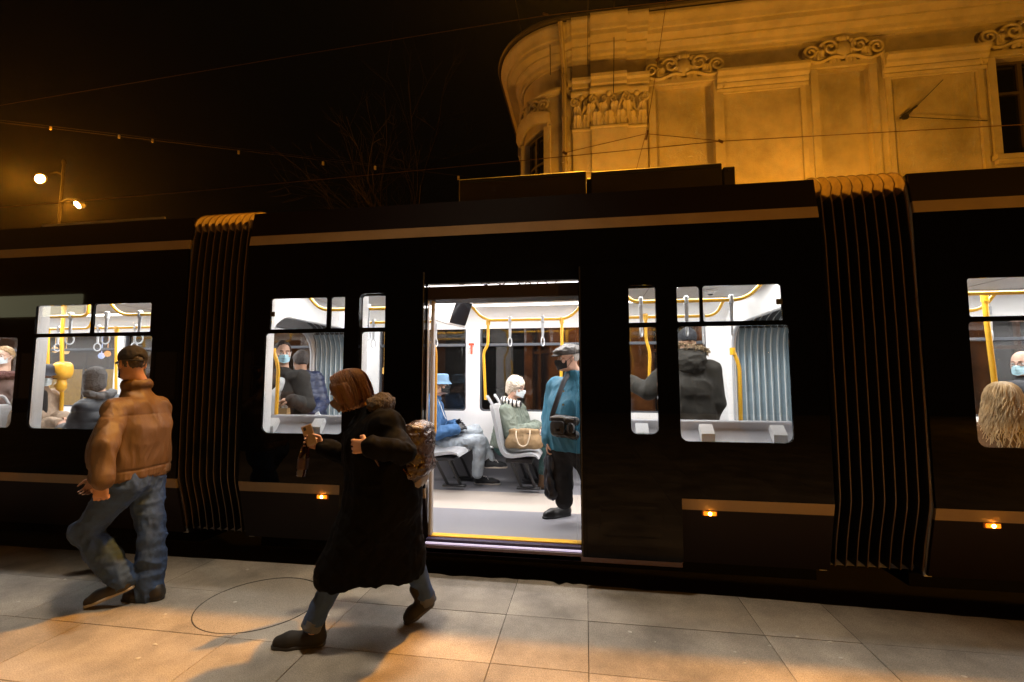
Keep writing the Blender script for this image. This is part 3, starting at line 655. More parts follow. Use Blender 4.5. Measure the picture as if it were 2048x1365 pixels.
def casement(h, name='window', d=.2):
    mb = MB(); fbox(mb, h[0], h[1], h[2], h[3], -.34, -d); o = mb.build(name, win_glass, bld)
    fr = MB(); a, b, z0, z1 = h; q = .055; m_ = (a+b)/2; zt = z0+(z1-z0)*.66
    for (u0,u1,v0,v1) in ((a,a+q,z0,z1),(b-q,b,z0,z1),(a+q,b-q,z0,z0+q),(a+q,b-q,z1-q,z1),(m_-.04,m_+.04,z0+q,z1-q),(a+q,m_-.04,zt,zt+.06),(m_+.04,b-q,zt,zt+.06)): fbox(fr, u0, u1, v0, v1, -d, -d+.05)
    fr.build('window_frame', mat('frame_paint',(.07,.05,.035),.6), o)
for h in (cw, w3, w4): casement(h)
for h in (w3, w4):
    sb = MB(); fbox(sb, h[0]-.2, h[1]+.2, h[2]-.10, h[2]-.003, -.0, .16, .015); fbox(sb, h[0]-.14, h[1]+.14, h[2]-.18, h[2]-.10, 0, .09); sb.build('window_sill', stucco_w, bld)
# frames round niches and panels
for h in (n1, n2, w3, w4):
    fr = MB()
    for a, b in ((h[0]-.15, h[0]-.004), (h[1]+.004, h[1]+.15)): fbox(fr, a, b, h[2], h[3]+.02, .003, .05, .012)
    fbox(fr, h[0]-.15, h[1]+.15, h[3]+.02, h[3]+.14, .003, .06, .012); fr.build('wall_frame', stucco_w, bld)
for h in (p1, p2):
    fr = MB()
    for a, b in ((h[0]-.10, h[0]+.0), (h[1]-.0, h[1]+.10)): fbox(fr, a, b, h[2], h[3]+.03, .003, .035, .01)
    fbox(fr, h[0], h[1], h[3]-.02, h[3]+.03, .003, .033, .01); fr.build('wall_frame', stucco_w, bld)
fr = MB()
for a, b in ((cw[0]-.16, cw[0]), (cw[1], cw[1]+.16)): fbox(fr, a, b, cw[2], cw[3]+.02, .003, .07, .015)
fr.build('wall_frame', stucco_w, bld)
# hood mouldings over the panels
for h in (p1, p2, (w4[1]+.6, w4[1]+2.4, 0, 8.0)):
    hd = MB(); a, b = h[0]-.14, h[1]+.16
    sweep(hd, a, b, [(.003,8.02),(.05,8.02),(.07,8.07),(.05,8.10),(.09,8.13),(.11,8.18),(.09,8.21),(.15,8.27),(.16,8.33),(.22,8.40),(.22,8.46),(.18,8.48),(.003,8.52)])
    hd.build('hood_moulding', stucco_w, bld)
# frieze, architrave and main cornice
co = MB()
prof = lambda e: [(.0,ZT-.06),(.04+e,ZT-.06),(.05+e,ZT),(.10+e,ZT+.03),(.12+e,ZT+.10),(.20+e,ZT+.17),(.23+e,ZT+.18),(.23+e,ZT+.22),(.27+e,ZT+.23),(.40+e,ZT+.27),(.42+e,ZT+.36),(.46+e,ZT+.37),(.50+e,ZT+.45),(.58+e,ZT+.54),(.60+e,ZT+.58),(.60+e,ZT+.64),(.0,ZT+.70)]
pb = (S(1146), S(1300)); pm = (S(1183), S(1254))
for a, b, e in ((-6,-.02,0),(-.02,pb[0],.04),(pb[0],pm[0],.10),(pm[0],pm[1],.17),(pm[1],pb[1]-.05,.10),(pb[1]-.05,22,0)): sweep(co, a, b, prof(e))
co.build('cornice', stucco_w, bld)
gt = MB(); gt.tube([W(s, ZT+.72, .62) for s in ssamples(-6, 22)], .06, 8); fbox(gt, -6, 22, ZT+.70, ZT+.74, -.3, .58); gt.build('gutter', mat('gutter_metal',(.10,.08,.06),.5,.6), bld)
ar = MB()
for a, b, e in ((-.02,pb[0],.02),(pb[0],pm[0],.10),(pm[0],pm[1],.20),(pm[1],pb[1],.10)):
    sweep(ar, a, b, [(.0,8.26),(.05+e,8.26),(.06+e,8.32),(.10+e,8.35),(.11+e,8.44),(.17+e,8.47),(.18+e,8.54),(.0,8.58)])
sweep(ar, -6, -.02, [(.0,8.36),(.05,8.36),(.07,8.40),(.12,8.43),(.12,8.48),(.0,8.52)])
ar.build('architrave', stucco_w, bld)
fz = MB()
for a, b, e in ((pb[0],pm[0],.06),(pm[0],pm[1],.13),(pm[1],pb[1]-.05,.06)): fbox(fz, a, b, 8.58, ZT-.06, .002, e)
fz.build('frieze', stucco_d, bld)
# pilaster with flanking strips, capital of leaves and volutes
pl = MB(); fbox(pl, pb[0], pm[0], 4.8, 7.33, .002, .09, .012); fbox(pl, pm[0], pm[1], 4.8, 7.33, .002, .18, .015); fbox(pl, pm[1], pb[1]-.06, 4.8, 7.33, .002, .09, .012)
for a, b, e in ((pb[0]-.02,pm[0],.12),(pm[0]-.02,pm[1]+.02,.21),(pm[1],pb[1]-.04,.12)): fbox(pl, a, b, 7.33, 7.41, .002, e, .02)
pl.build('pilaster', stucco_w, bld)
cp = MB()
for a, b, e in ((pb[0],pm[0],.08),(pm[0],pm[1],.16),(pm[1],pb[1]-.06,.08)):
    fbox(cp, a, b, 7.41, 8.14, .002, e)
    n = max(1, int(round((b-a)/.27))); d = (b-a)/n
    for k in range(n): leafm(cp, a+d*(k+.5), 7.42, d*1.0, .33, e, .10)
    for k in range(n+1 if n > 2 else n-0): leafm(cp, a+d*k+(0 if n > 2 else d*.5), 7.55, d*.95, .42, e-.01, .14)
    for u, dr in ((a+.05,-1),(b-.05,1)): spiral(cp, u, 8.02, .10, e+.07, 1.5, math.pi/2, -dr, .035, [(u-dr*.16,7.72),(u-dr*.10,7.9)])
    spiral(cp, (a+b)/2-.09, 8.0, .075, e+.06, 1.3, math.pi/2, 1, .028); spiral(cp, (a+b)/2+.09, 8.0, .075, e+.06, 1.3, math.pi/2, -1, .028)
    blob(cp, (a+b)/2, 8.12, .07, .07, e+.08, .06)
    sweep(cp, a-.03, b+.03, [(.002,8.13),(e+.10,8.13),(e+.14,8.18),(e+.14,8.24),(.002,8.255)])
cp.build('capital', stucco_w, bld, 50)
# shell cartouches over the niches
def cartouche(s0, s1, z, big=1.0):
    c = MB(); m_ = (s0+s1)/2; w2 = (s1-s0)/2
    spiral(c, m_-w2*.86, z+.24, .17*big, .08, 1.7, -.5, 1, .042, [(m_-w2*.5,z+.10),(m_-w2*.68,z+.07)])
    spiral(c, m_+w2*.86, z+.24, .17*big, .08, 1.7, math.pi+.5, -1, .042, [(m_+w2*.5,z+.10),(m_+w2*.68,z+.07)])
    spiral(c, m_-w2*.36, z+.30, .19*big, .10, 1.4, math.pi*.9, -1, .038); spiral(c, m_+w2*.40, z+.30, .19*big, .10, 1.4, .1*math.pi, 1, .038)
    blob(c, m_, z+.27, .17, .21, .05, .12); blob(c, m_, z+.50, .10, .10, .05, .10)
    for k in range(7): a = math.pi*(.12+.76*k/6); blob(c, m_+.24*math.cos(a), z+.27+.27*math.sin(a), .06, .06, .06, .07, 5)
    for q in (-.62,-.2,.22,.6): leafm(c, m_+w2*q, z-.02, .26, .32, .05, .08)
    for sd in (-1,1):
        c.tube([W(m_+sd*w2*v, z+.06+.05*math.sin(v*7), .09) for v in np.linspace(.05, 1.0, 14)], .04, 6)
        c.tube([W(m_+sd*w2*(1.0+.06*math.sin(3*v)), z+.1-v*.42, .08) for v in np.linspace(0, 1, 8)], np.linspace(.06,.02,8), 6)
    return c.build('cartouche', stucco_w, bld, 60)
cartouche(n1[0]-.2, n1[1]+.2, 8.42); cartouche(n2[0]-.25, n2[1]+.25, 8.45); cartouche(w3[0]-.25, w3[1]+.3, 8.40); cartouche(cw[0]-.1, cw[1]+.1, 7.92, .9)
# curved pediment over the corner window and its scrolled side bracket
pe = MB(); ss = np.linspace(cw[0]-.2, cw[1]+.2, 14)
G = np.array([[W(s, zz+.20*math.sin(math.pi*(i/13)), oo) for oo, zz in ((.003,7.64),(.08,7.64),(.16,7.74),(.20,7.84),(.20,7.88),(.003,7.92))] for i, s in enumerate(ss)]); pe.grid(G, True); pe.build('corner_pediment', stucco_w, bld, 40)
sd = MB()
for k, (z, r) in enumerate(((5.4,.13),(5.7,.15),(6.05,.14),(6.4,.17),(6.75,.12))): spiral(sd, -R0*math.pi/2-.12, z, r, .07, 1.5, k, 1 if k % 2 else -1, .06); blob(sd, -R0*math.pi/2-.1, z+.1, .12, .13, .02, .15)
for z0, z1, e in ((6.9,7.5,.10),(7.5,8.36,.16)): fbox(sd, -R0*math.pi/2-.3, -R0*math.pi/2+.06, z0, z1, .003, e, .02)
sd.build('corner_bracket', stucco_w, bld, 60)
dp = MB(); s = S(1131); dp.tube([W(s, ZT+.55, .75), W(s, ZT+.1, .40), W(s, ZT-.15, .14), W(s, 3, .14), W(s, -.2, .14)], .055, 12)
for z in (5.6, 6.6, 7.7, 8.7): dp.lathe([(.056,-.02),(.072,-.02),(.072,.02),(.056,.02)], W(s, z, .14), 12)
dp.build('downpipe', mat('pipe_zinc',(.33,.28,.2),.5,.3), bld, True)
# ground floor: shopfronts seen through the saloon windows
gh = []; s = -4.5
doors = [(.2,1.3),(1.75,2.75),(3.1,4.3),(4.7,5.8),(6.3,7.8),(8.2,9.6),(10,11.5),(-1.5,-.55)]
gh = [(a, b, .15 if k % 3 else -.3, 3.1) for k, (a, b) in enumerate(doors)]
wall_cut(-6, 22, -.36, 4.45, gh, 'lower_wall', mat('lower_stucco',(.25,.15,.075),.85,noise=(2.5,.5,10),bump=(25,.5)))
mb = MB(); sweep(mb, -6, 22, [(.0,4.45),(.10,4.46),(.14,4.52),(.14,4.60),(.22,4.64),(.22,4.72),(.0,4.75)]); mb.build('string_course', stucco_w, bld)
for k, (a, b, z0, z1) in enumerate(gh):
    mb = MB(); fbox(mb, a, b, z0, z1, -.34, -.26); o = mb.build('shop_window', win_glass if k in (1,3,5) else wood, bld)
    fr = MB()
    for q in np.linspace(a, b-.07, 3): fbox(fr, q, q+.07, z0, z1, -.26, -.18)
    for z in (z0+.5, 2.2): fbox(fr, a+.07, b-.07, z, z+.07, -.26, -.19)
    fr.build('shop_frame', mat('shop_wood',(.16,.075,.03),.5,noise=(4,.3)), o)
# ------------------------------------------------------------------ lamps that light the place
lamp_glow = mat('lamp_lens', (1,.8,.5), .3, emis=(1,.62,.22), es=60)
galv = MATS['galv']
def wall_lamp(s, z, out, power, label):
    p = np.array(W(s, z, out)); q = np.array(W(s, z-.25, 0))
    t = thing('wall_lamp', q, label, 'lamp', 'wall lamps washing the corner building')
    mb = MB(); mb.tube(smooth_path([q, q+[0,-.3,.05], p+[0,.1,.0], p], 6, .2), .025, 8); mb.build('bracket', dark, t, True)
    mb = MB(); mb.lathe([(.0005,-.10),(.11,-.09),(.15,-.02),(.15,.0),(.0005,.0)], p, 16); mb.build('lamp_bowl', dark, t, True)
    mb = MB(); mb.lathe([(.0005,.055),(.07,.045),(.11,.012),(.12,.003)], p, 16); mb.build('lamp_lens', lamp_glow, t, True)
    lamp_light('lamp_glow', p+[0,-.32,.06], power, (1,.385,.020), .12, t, spot=math.radians(168), aim=(p[0],BY+3,5.0), blend=.2)
wall_lamp(4.75, 4.55, 1.7, 350, 'wall lamp on a bracket low between the two niches of the corner building')
wall_lamp(.9, 4.45, 1.8, 280, 'wall lamp on a bracket below the tall pilaster of the corner building')
# twin headed street lamp far down the street
sl = thing('street_lamp', (float(at(118,450,16)[0]), 16, -.36), 'tall twin headed street lamp burning amber far left behind the tram', 'street lamp')
bx = float(at(118,450,16)[0]); zt = float(at(112,328,16)[2])
mb = MB(); mb.tube([(bx,16,-.36),(bx,16,4),(bx,16,zt)], [.10,.08,.055], 14); mb.lathe([(.0005,.2),(.06,.15),(.10,0),(.08,-.05)], (bx,16,zt), 12); mb.build('pole', mat('lamp_pole',(.004,.003,.0025),.85,0,.04), sl, True)
for px, py, yaw, r in ((80,358,-1,.25),(155,410,1,.22)):
    c = at(px, py, 16-.3); mb = MB(); mb.tube(smooth_path([(bx,16,c[2]+.25),(bx+yaw*.35,16,c[2]+.42),c+[yaw*-.25,.2,.3]], 6, .3), .045, 8); mb.build('arm', MATS['lamp_pole'], sl, True)
    ang = roty(yaw*.5)@rotx(-1.0)
    mb = MB(); mb.lathe([(.0005,.30),(.10,.29),(.22,.16),(r*.95,.02),(r,0),(r*.9,.0)], (0,0,0), 20); V = mb.V[0]*[1,.72,1]@ang.T+c; h = MB(); h.add(V, mb.F); hd_ = h.build('lamp_head', dark, sl, True)
    mb = MB(); mb.lathe([(.0005,-.07),(r*.5,-.05),(r*.86,-.004)], (0,0,0), 20); V = mb.V[0]*[1,.72,1]@ang.T+c; h = MB(); h.add(V, mb.F); h.build('lamp_lens', mat('lamp_lens_far',(1,.8,.5),.3,emis=(1,.66,.25),es=160), hd_, True)
    lamp_light('lamp_glow', c+np.array([0,0,-.25])+ang@np.array([0,0,-.2])+np.array([yaw*.3,-.35,0]), 2300, (1,.34,.018), .2, sl)
# the street lamp slung high over the tracks: its light passes over the tram roof onto the platform and the walkers
ov = thing('street_lamp', (.15, 5.15, 8.3), 'amber street lamp slung on a wire high above the tram tracks', 'street lamp')
mb = MB(); mb.lathe([(.0005,.22),(.07,.2),(.2,.06),(.26,0),(.22,.0)], (.15,5.15,8.1), 20); mb.tube([(.15,5.15,8.3),(.15,5.15,8.62)], .015, 8); mb.build('lamp_head', dark, ov, True)
mb = MB(); mb.lathe([(.0005,-.06),(.12,-.05),(.2,-.005)], (.15,5.15,8.1), 20); mb.build('lamp_lens', lamp_glow, ov, True)
mb = MB(); mb.tube([(.15,-9,9.4),(.15,5.15,8.62),(.15,BY,8.95)], .006, 6); mb.build('span_wire', dark, ov)
lamp_light('lamp_glow', (.15,5.15,7.95), 3900, SODIUM, .12, ov, spot=math.radians(86), aim=(-.4,-.6,0), blend=.3)
# pale lamp slung over the platform: the even grey light on the slabs
pl_ = thing('street_lamp', (-1.4, 2.45, 9.4), 'pale street lamp slung on a wire high above the platform edge', 'street lamp')
mb = MB(); mb.box((-1.75,2.25,9.2),(-1.05,2.65,9.32),.03); mb.tube([(-1.4,2.45,9.3),(-1.4,2.45,9.72)], .015, 8); mb.build('lamp_head', dark, pl_)
mb = MB(); mb.box((-1.65,2.3,9.186),(-1.15,2.6,9.198)); mb.build('lamp_lens', mat('pale_lens',(1,.9,.75),.3,emis=(1,.82,.6),es=30), pl_)
mb = MB(); mb.tube([(-1.4,-9,9.9),(-1.4,2.45,9.72),(-1.4,BY,9.9)], .006, 6); mb.build('span_wire', dark, pl_)
lamp_light('lamp_glow', (-1.4,2.45,9.1), 1850, (1,.83,.60), .35, pl_, spot=math.radians(76), aim=(-1.0,-1.4,0), blend=.45)
# low lantern to the right, behind the camera: its amber light grazes the tram side and the walkers' backs
lt = thing('street_lamp', (15,-7,0), 'low amber lantern post on the platform to the right', 'street lamp')
mb = MB(); mb.tube([(15,-7,0),(15,-7,2.8)], [.07,.045], 10); mb.build('pole', MATS['lamp_pole'], lt, True)
mb = MB(); mb.lathe([(.0005,.42),(.18,.32),(.20,.3),(.16,.28),(.03,.27)], (15,-7,2.85), 14); mb.build('lamp_head', dark, lt, True)
mb = MB(); mb.lathe([(.10,.0),(.13,.1),(.15,.25)], (15,-7,2.85), 14); mb.build('lamp_lens', lamp_glow, lt, True)
lamp_light('lamp_glow', (15-.25,-7+.25,3.0), 3100, SODIUM, .14, lt)
# row of shops across the platform: only its mirror image shows in the dark tram side
sh = thing('shop_building', (-30, -15, -.1), 'shop building facing the tram from behind the platform, mirrored in its dark side', 'building')
mb = MB(); mb.box((-48,-18,-.1),(-12,-12,8.5)); mb.build('shop_wall', mat('shop_wall',(.22,.16,.10),.85,noise=(.8,.25)), sh)
mb = MB(); mb.box((-31.5,-12.0,4.8),(-25.2,-11.86,5.9),.02); mb.build('shop_sign', mat('sign_face',(.6,.62,.5),.5,emis=(.62,.60,.36),es=3.5), sh)
wl = MB(); wl.tube([(-37,-12,7.2),(-37,-11.5,7.4),(-37,-11.2,7.35)], .03, 8); wl.lathe([(.0005,.1),(.14,.04),(.15,0),(.0005,-.0)], (-37,-11.2,7.3), 14); wl.build('wall_lamp', dark, sh, True)
lamp_light('lamp_glow', (-37,-11.0,7.2), 900, SODIUM, .15, sh)
for x in (-44,-39,-34,-30,-26,-22,-18):
    mb = MB(); mb.box((x,-12.0,.6),(x+2.6,-11.94,2.9)); o = mb.build('shop_window', mat('shop_lit',(.3,.2,.1),.4,emis=(1,.5,.16),es=.10), sh)
    mb = MB()
    for q in (x, x+1.27, x+2.54): mb.box((q,-11.939,.6),(q+.06,-11.9,2.9))
    mb.build('window_frame', wood, o)
# ------------------------------------------------------------------ overhead wires
wire = mat('copper_wire', (.22,.12,.05), .4, .7); iron = mat('black_iron', (.02,.018,.016), .6)
def wires(name, paths, label, cat='wire', r=.007, m=wire, extra=None, group=None):
    mb = MB()
    for P in paths: mb.tube(P, r, 6)
    if extra: extra(mb)
    return tag(mb.build(name, m), label, cat, group)
wires('contact_wire', [[at(-300,441,7.9), at(400,382,7.9), at(1010,325,7.9), at(1440,283,7.9), at(2400,230,7.9)]], 'straight contact wire crossing in front of the building just above the tram roof', r=.007)
wires('feeder_wire', [[at(-300,262,9.0), at(600,110,9.0), at(1094,31,9.0), at(1346,3,9.0), at(1700,-42,9.0)]], 'wire rising to the right past the top of the rounded corner', r=.006, extra=lambda mb: mb.tube([at(1086,33,9)+[0,0,.06], at(1096,30,9)], .02, 6))
CL = []
def clips(mb):
    for px, py in ((102,255),(239,272),(306,280),(478,303),(647,325),(751,334),(918,354)):
        p = at(px, py, 15); CL.append(p)
SPAN = wires('span_wire', [[at(-200,222,15), at(400,292,15), at(760,334,15), at(960,357,15), at(1040,352,15)], [at(-200,217,15), at(400,288,15), at(760,331,15), at(960,357,15)]], 'paired wires with bright clips sloping down across the dark sky at left', r=.005, m=mat('dull_wire',(.06,.04,.02),.5,.5), extra=clips)
spw = [o for o in sc.objects if o.name == 'span_wire' and o.parent is None]
for p in CL:
    mb = MB(); mb.box(p-[.05,.03,.11], p+[.02,.03,.03], .01); mb.build('wire_clip', mat('clip_white',(.85,.7,.4),.4), SPAN)
wires('pull_off_wire', [[at(1130,306,7.9), at(1150,301,7.9), at(1292,268,7.9), at(1420,280,7.9), at(1441,283,7.9)], [at(1336,-20,8.2), at(1316,120,8.1), at(1292,268,7.9)], [at(1292,268,7.9), at(1283,300,7.9), at(1270,350,7.9)]], 'shallow triangle of guy wires hung from one insulator before the pilaster', r=.006,
      extra=lambda mb: (mb.tube([at(1295,262,7.9), at(1291,280,7.9)], .022, 8), mb.tube([at(1126,304,7.9), at(1134,309,7.9)], .024, 8), mb.tube([at(1436,281,7.9), at(1446,285,7.9)], .024, 8), mb.tube([at(1313,122,8.1), at(1318,116,8.1)], .02, 8)))
wires('hanging_cable', [[at(1228,-10,10.0), at(1228,100,10.05), at(1227,186,10.2)], [at(1100,90,9.8)+[0,0,0], at(1101,150,9.8)]], 'thin dark cable hanging straight down before the capital', r=.010, m=iron)
wires('stay_wire', [[at(1886,160,10.3), at(1850,196,10.35), at(1812,234,10.42)], [at(1812,234,10.42), at(1880,238,10.42), at(1975,242,10.44)]], 'dark stay wire with its anchor on the right hand wall panel', r=.008, m=iron, extra=lambda mb: (mb.tube([at(1800,237,10.45), at(1834,212,10.40)], .022, 8), mb.lathe([(.0005,-.05),(.07,-.05),(.05,.0),(.0005,.02)], at(1808,236,10.47), 10, 1)))
# ------------------------------------------------------------------ bare tree beyond the tram
def tree(base, h, seed, label):
    rg = random.Random(seed); t = thing('bare_tree', base, label, 'tree'); tr = MB(); cr = MB()
    def grow(p, d, L, r, lev):
        P = [np.array(p)]; dd = np.array(d, float); n = 5
        for k in range(n):
            dd = dd+np.array([rg.uniform(-1,1), rg.uniform(-1,1), rg.uniform(-.5,.8)])*.16; dd /= np.linalg.norm(dd); P.append(P[-1]+dd*L/n)
        (tr if lev == 0 else cr).tube(P, np.linspace(r, r*.55, n+1), 8 if lev < 2 else 4, False)
        if lev < 5:
            for k in range(3 if lev < 3 else 3):
                i = rg.choice([2,3,4,5]) if lev else rg.choice([3,4,5]); a = rg.uniform(0, 6.28); e = rg.uniform(.35, .95)
                q = np.cross(dd, [math.cos(a), math.sin(a), .3]); q /= np.linalg.norm(q)+1e-9; nd = dd*math.cos(e)+q*math.sin(e); nd[2] += .12; grow(P[i], nd/np.linalg.norm(nd), L*rg.uniform(.55,.8), r*.5, lev+1)
    grow(base, (0,0,1), h*.34, .16, 0); grow(np.array(base)+[0,0,h*.3], (-.35,0,1), h*.3, .10, 1); grow(np.array(base)+[0,0,h*.3], (.2,.1,1), h*.34, .10, 1)
    tr.build('trunk', mat('bark',(.018,.011,.006),.9), t, True); cr.build('crown', MATS['bark'], t)
b_ = at(812, 757, 21); tree((b_[0], 21, -.36), 19, 5, 'bare leafless tree just catching the light left of the rounded corner')
# ------------------------------------------------------------------ low lit kiosk and a dark house beyond the left car
kx = float(at(215,757,15)[0])
kb = thing('kiosk', (kx-1, 15.5, -.36), 'low street kiosk with a glowing yellow window seen through the left car', 'kiosk')
mb = MB(); mb.box((kx-7,14.6,-.36),(kx+5,17,3.6)); mb.build('kiosk_wall', mat('kiosk_wall',(.10,.06,.035),.8,noise=(3,.3)), kb)
mb = MB(); mb.box((kx-2.3,14.53,.55),(kx+1.4,14.595,2.0)); o = mb.build('lit_window', mat('kiosk_light',(.8,.55,.1),.6,emis=(1,.55,.07),es=.55,noise=(9,.3)), kb)
mb = MB()
for q in (-2.3,-.5,.35,1.34): mb.box((kx+q,14.48,.5),(kx+q+.07,14.528,2.05))
mb.box((kx-2.3,14.47,1.95),(kx+1.41,14.52,2.1)); mb.box((kx-.2,14.46,.56),(kx+.25,14.52,1.0)); mb.build('window_bar', dark, o)
for k, (px, py, em) in enumerate(((110,700,(1,.6,.25)),(132,703,(1,.62,.25)),(215,708,(1,.4,.1)),(203,712,(.5,.6,1)),(312,708,(1,.6,.2)),(318,745,(.5,.6,1)),(240,716,(1,.5,.15)),(768,742,(1,.55,.15)))):
    p = at(px, py, 13.4); mb = MB(); mb.lathe([(.0005,-.11),(.07,-.08),(.10,0),(.07,.08),(.0005,.11)], p, 12); mb.tube([p+[0,0,.11], [p[0],13.4,3.9]], .01, 6)
    tag(mb.build('globe_lamp', mat('globe_%d' % k if False else 'globe '+'abcdefgh'[k], em, .4, emis=em, es=2.2), smooth=True), ['small warm globe light left of the thick yellow pole','small warm globe light between the two poles of the left car','orange light beside the yellow kiosk window','little blue light beside an orange one','warm globe light between the cap and the bellows','small blue light low beside the bellows','dim amber globe light over the hooded passenger','amber globe light glimpsed beside the first door leaf'][k], 'light', 'small lights in the far street')
cbl = MB(); cbl.tube([(ax(0,13.4),13.4,3.9),(ax(800,13.4),13.4,3.9)], .012, 6); tag(cbl.build('light_cable', iron), 'dark cable carrying the small lights along the far street', 'cable')
dh = thing('dark_house', (-16, 30, -.36), 'dark terraced house far down the street beyond the left car', 'house')
mb = MB(); mb.box((-60,29,-.36),(-9,36,7.5)); mb.build('wall', mat('house_wall',(.09,.065,.04),.9,noise=(1,.3)), dh)
mb = MB()
wn = MB()
for k in range(12): wn.box((-44+k*2.6,28.95,1.4),(-43+k*2.6,28.995,3.2))
wn.build('window', win_glass, dh)
# ------------------------------------------------------------------ bodies and clothes: smooth distance fields meshed as one surface
_lat = np.random.default_rng(3).random((64,64,64)).astype(np.float32)
def noise3(P):
    i = np.floor(P).astype(int); f = P-i; f = f*f*(3-2*f); r = 0
    for dx in (0,1):
        for dy in (0,1):
            for dz in (0,1):
                wt = (f[:,0] if dx else 1-f[:,0])*(f[:,1] if dy else 1-f[:,1])*(f[:,2] if dz else 1-f[:,2])
                r = r+wt*_lat[(i[:,0]+dx) % 64, (i[:,1]+dy) % 64, (i[:,2]+dz) % 64]
    return r*2-1
class SD:
    """list of round cones / ellipsoids merged with a smooth union, then cut by half spaces or other fields"""
    def __init__(s, k=.03): s.p = []; s.k = k
    def cone(s, a, b, r1, r2=None, k=None, neg=False): s.p.append(('c', np.array(a,float), np.array(b,float), r1, r1 if r2 is None else r2, s.k if k is None else k, neg)); return s
    def chain(s, pts, rs, k=None):
        for i in range(len(pts)-1): s.cone(pts[i], pts[i+1], rs[i], rs[i+1], k)
        return s
    def ell(s, c, r, R=None, k=None, neg=False): s.p.append(('e', np.array(c,float), np.array(r,float), np.eye(3) if R is None else np.array(R,float), 0, s.k if k is None else k, neg)); return s
    def plane(s, p, n, k=.004): n = np.array(n, float); s.p.append(('p', np.array(p,float), n/np.linalg.norm(n), 0, 0, 0, False)); return s   # removes the side n points to
    def _d(s, q, G):
        if q[0] == 'c':
            a, b = q[1], q[2]; ab = b-a; L = ab@ab+1e-12; PA = G-a.astype(np.float32); t = np.clip(PA@ab.astype(np.float32)/L, 0, 1)
            return np.linalg.norm(PA-t[...,None]*ab.astype(np.float32), axis=-1)-(q[3]+(q[4]-q[3])*t)
        P = (G-q[1].astype(np.float32))@q[3].astype(np.float32); r = q[2].astype(np.float32); k0 = np.linalg.norm(P/r, axis=-1); k1 = np.linalg.norm(P/(r*r), axis=-1)+1e-9
        return k0*(k0-1)/k1
    def bounds(s):
        lo, hi = [], []
        for q in s.p:
            if q[-1] or q[0] == 'p': continue
            if q[0] == 'c': m = max(q[3],q[4]); lo.append(np.minimum(q[1],q[2])-m); hi.append(np.maximum(q[1],q[2])+m)
            else: m = q[2].max(); lo.append(q[1]-m); hi.append(q[1]+m)
        lo = np.min(lo, 0); hi = np.max(hi, 0)
        return lo, hi
    def mesh(s, h):
        lo, hi = s.bounds(); lo = lo-3*h-.01; hi = hi+3*h+.01; n = np.ceil((hi-lo)/h).astype(int)+1
        xs = [lo[i]+h*np.arange(n[i]) for i in range(3)]; F = np.full(n, .3, np.float32)
        def blk(q):
            m = q[5]+.03+2*h
            if q[0] == 'c': r = max(q[3],q[4])+m; a = np.minimum(q[1],q[2])-r; b = np.maximum(q[1],q[2])+r
            else: r = q[2].max()+m; a = q[1]-r; b = q[1]+r
            i0 = np.clip(np.floor((a-lo)/h).astype(int), 0, n-1); i1 = np.clip(np.ceil((b-lo)/h).astype(int)+1, 1, n)
            sl = tuple(slice(i0[i], i1[i]) for i in range(3)); G = np.stack(np.meshgrid(*[xs[i][sl[i]].astype(np.float32) for i in range(3)], indexing='ij'), -1); return sl, G
        for q in s.p:
            if q[0] == 'p':
                ds = [(xs[i]-q[1][i])*q[2][i] for i in range(3)]
                F = np.maximum(F, (ds[0][:,None,None]+ds[1][None,:,None]+ds[2][None,None,:]).astype(np.float32)); continue
            sl, G = blk(q)
            if G.size == 0: continue
            d = s._d(q, G); c = F[sl]; k = max(q[5], 1e-4)
            if q[-1]: hh = np.maximum(k-np.abs(-d-c), 0)/k; F[sl] = np.maximum(-d, c)+hh*hh*k*.25
            else: hh = np.maximum(k-np.abs(d-c), 0)/k; F[sl] = np.minimum(d, c)-hh*hh*k*.25
        s.F = F
        return nets(F, lo, h)
def nets(F, lo, h):
    S_ = F < 0; n = np.array(F.shape); c = [S_[i:n[0]-1+i, j:n[1]-1+j, k:n[2]-1+k] for i in (0,1) for j in (0,1) for k in (0,1)]
    cnt = sum(x.astype(np.int8) for x in c); act = (cnt > 0) & (cnt < 8); I = np.argwhere(act); idx = -np.ones(act.shape, np.int64); idx[act] = np.arange(len(I))
    acc = np.zeros((len(I), 3)); w_ = np.zeros(len(I)); cor = [(i,j,k) for i in (0,1) for j in (0,1) for k in (0,1)]
    for a in range(8):
        for b in range(a+1, 8):
            A, B = np.array(cor[a]), np.array(cor[b])
            if np.abs(A-B).sum() != 1: continue
            fa = F[tuple((I+A).T)]; fb = F[tuple((I+B).T)]; m = (fa < 0) != (fb < 0); t = np.where(m, fa/(fa-fb+1e-12), 0)
            acc += np.where(m[:,None], A+(B-A)*t[:,None], 0); w_ += m
    V = lo+h*(I+acc/w_[:,None]); Q = []
    for ax_ in range(3):
        o = [np.array([0,0,0]), None, None, None]; u, v = [(1,2),(2,0),(0,1)][ax_]; sl0 = [slice(1,n[i]-1) for i in range(3)]; sl0[ax_] = slice(0, n[ax_]-1)
        s1 = list(sl0); s1[ax_] = slice(1, n[ax_]); a = S_[tuple(sl0)]; b = S_[tuple(s1)]
        for m, fl in ((a & ~b, False), (~a & b, True)):
            P = np.argwhere(m)+np.array([0 if i == ax_ else 1 for i in range(3)]); eu = np.eye(3, dtype=int)[u]; ev = np.eye(3, dtype=int)[v]
            q = np.stack([idx[tuple((P-eu-ev).T)], idx[tuple((P-ev).T)], idx[tuple(P.T)], idx[tuple((P-eu).T)]], 1)
            Q.append(q[:, ::-1] if fl else q)
    return V, np.concatenate(Q)
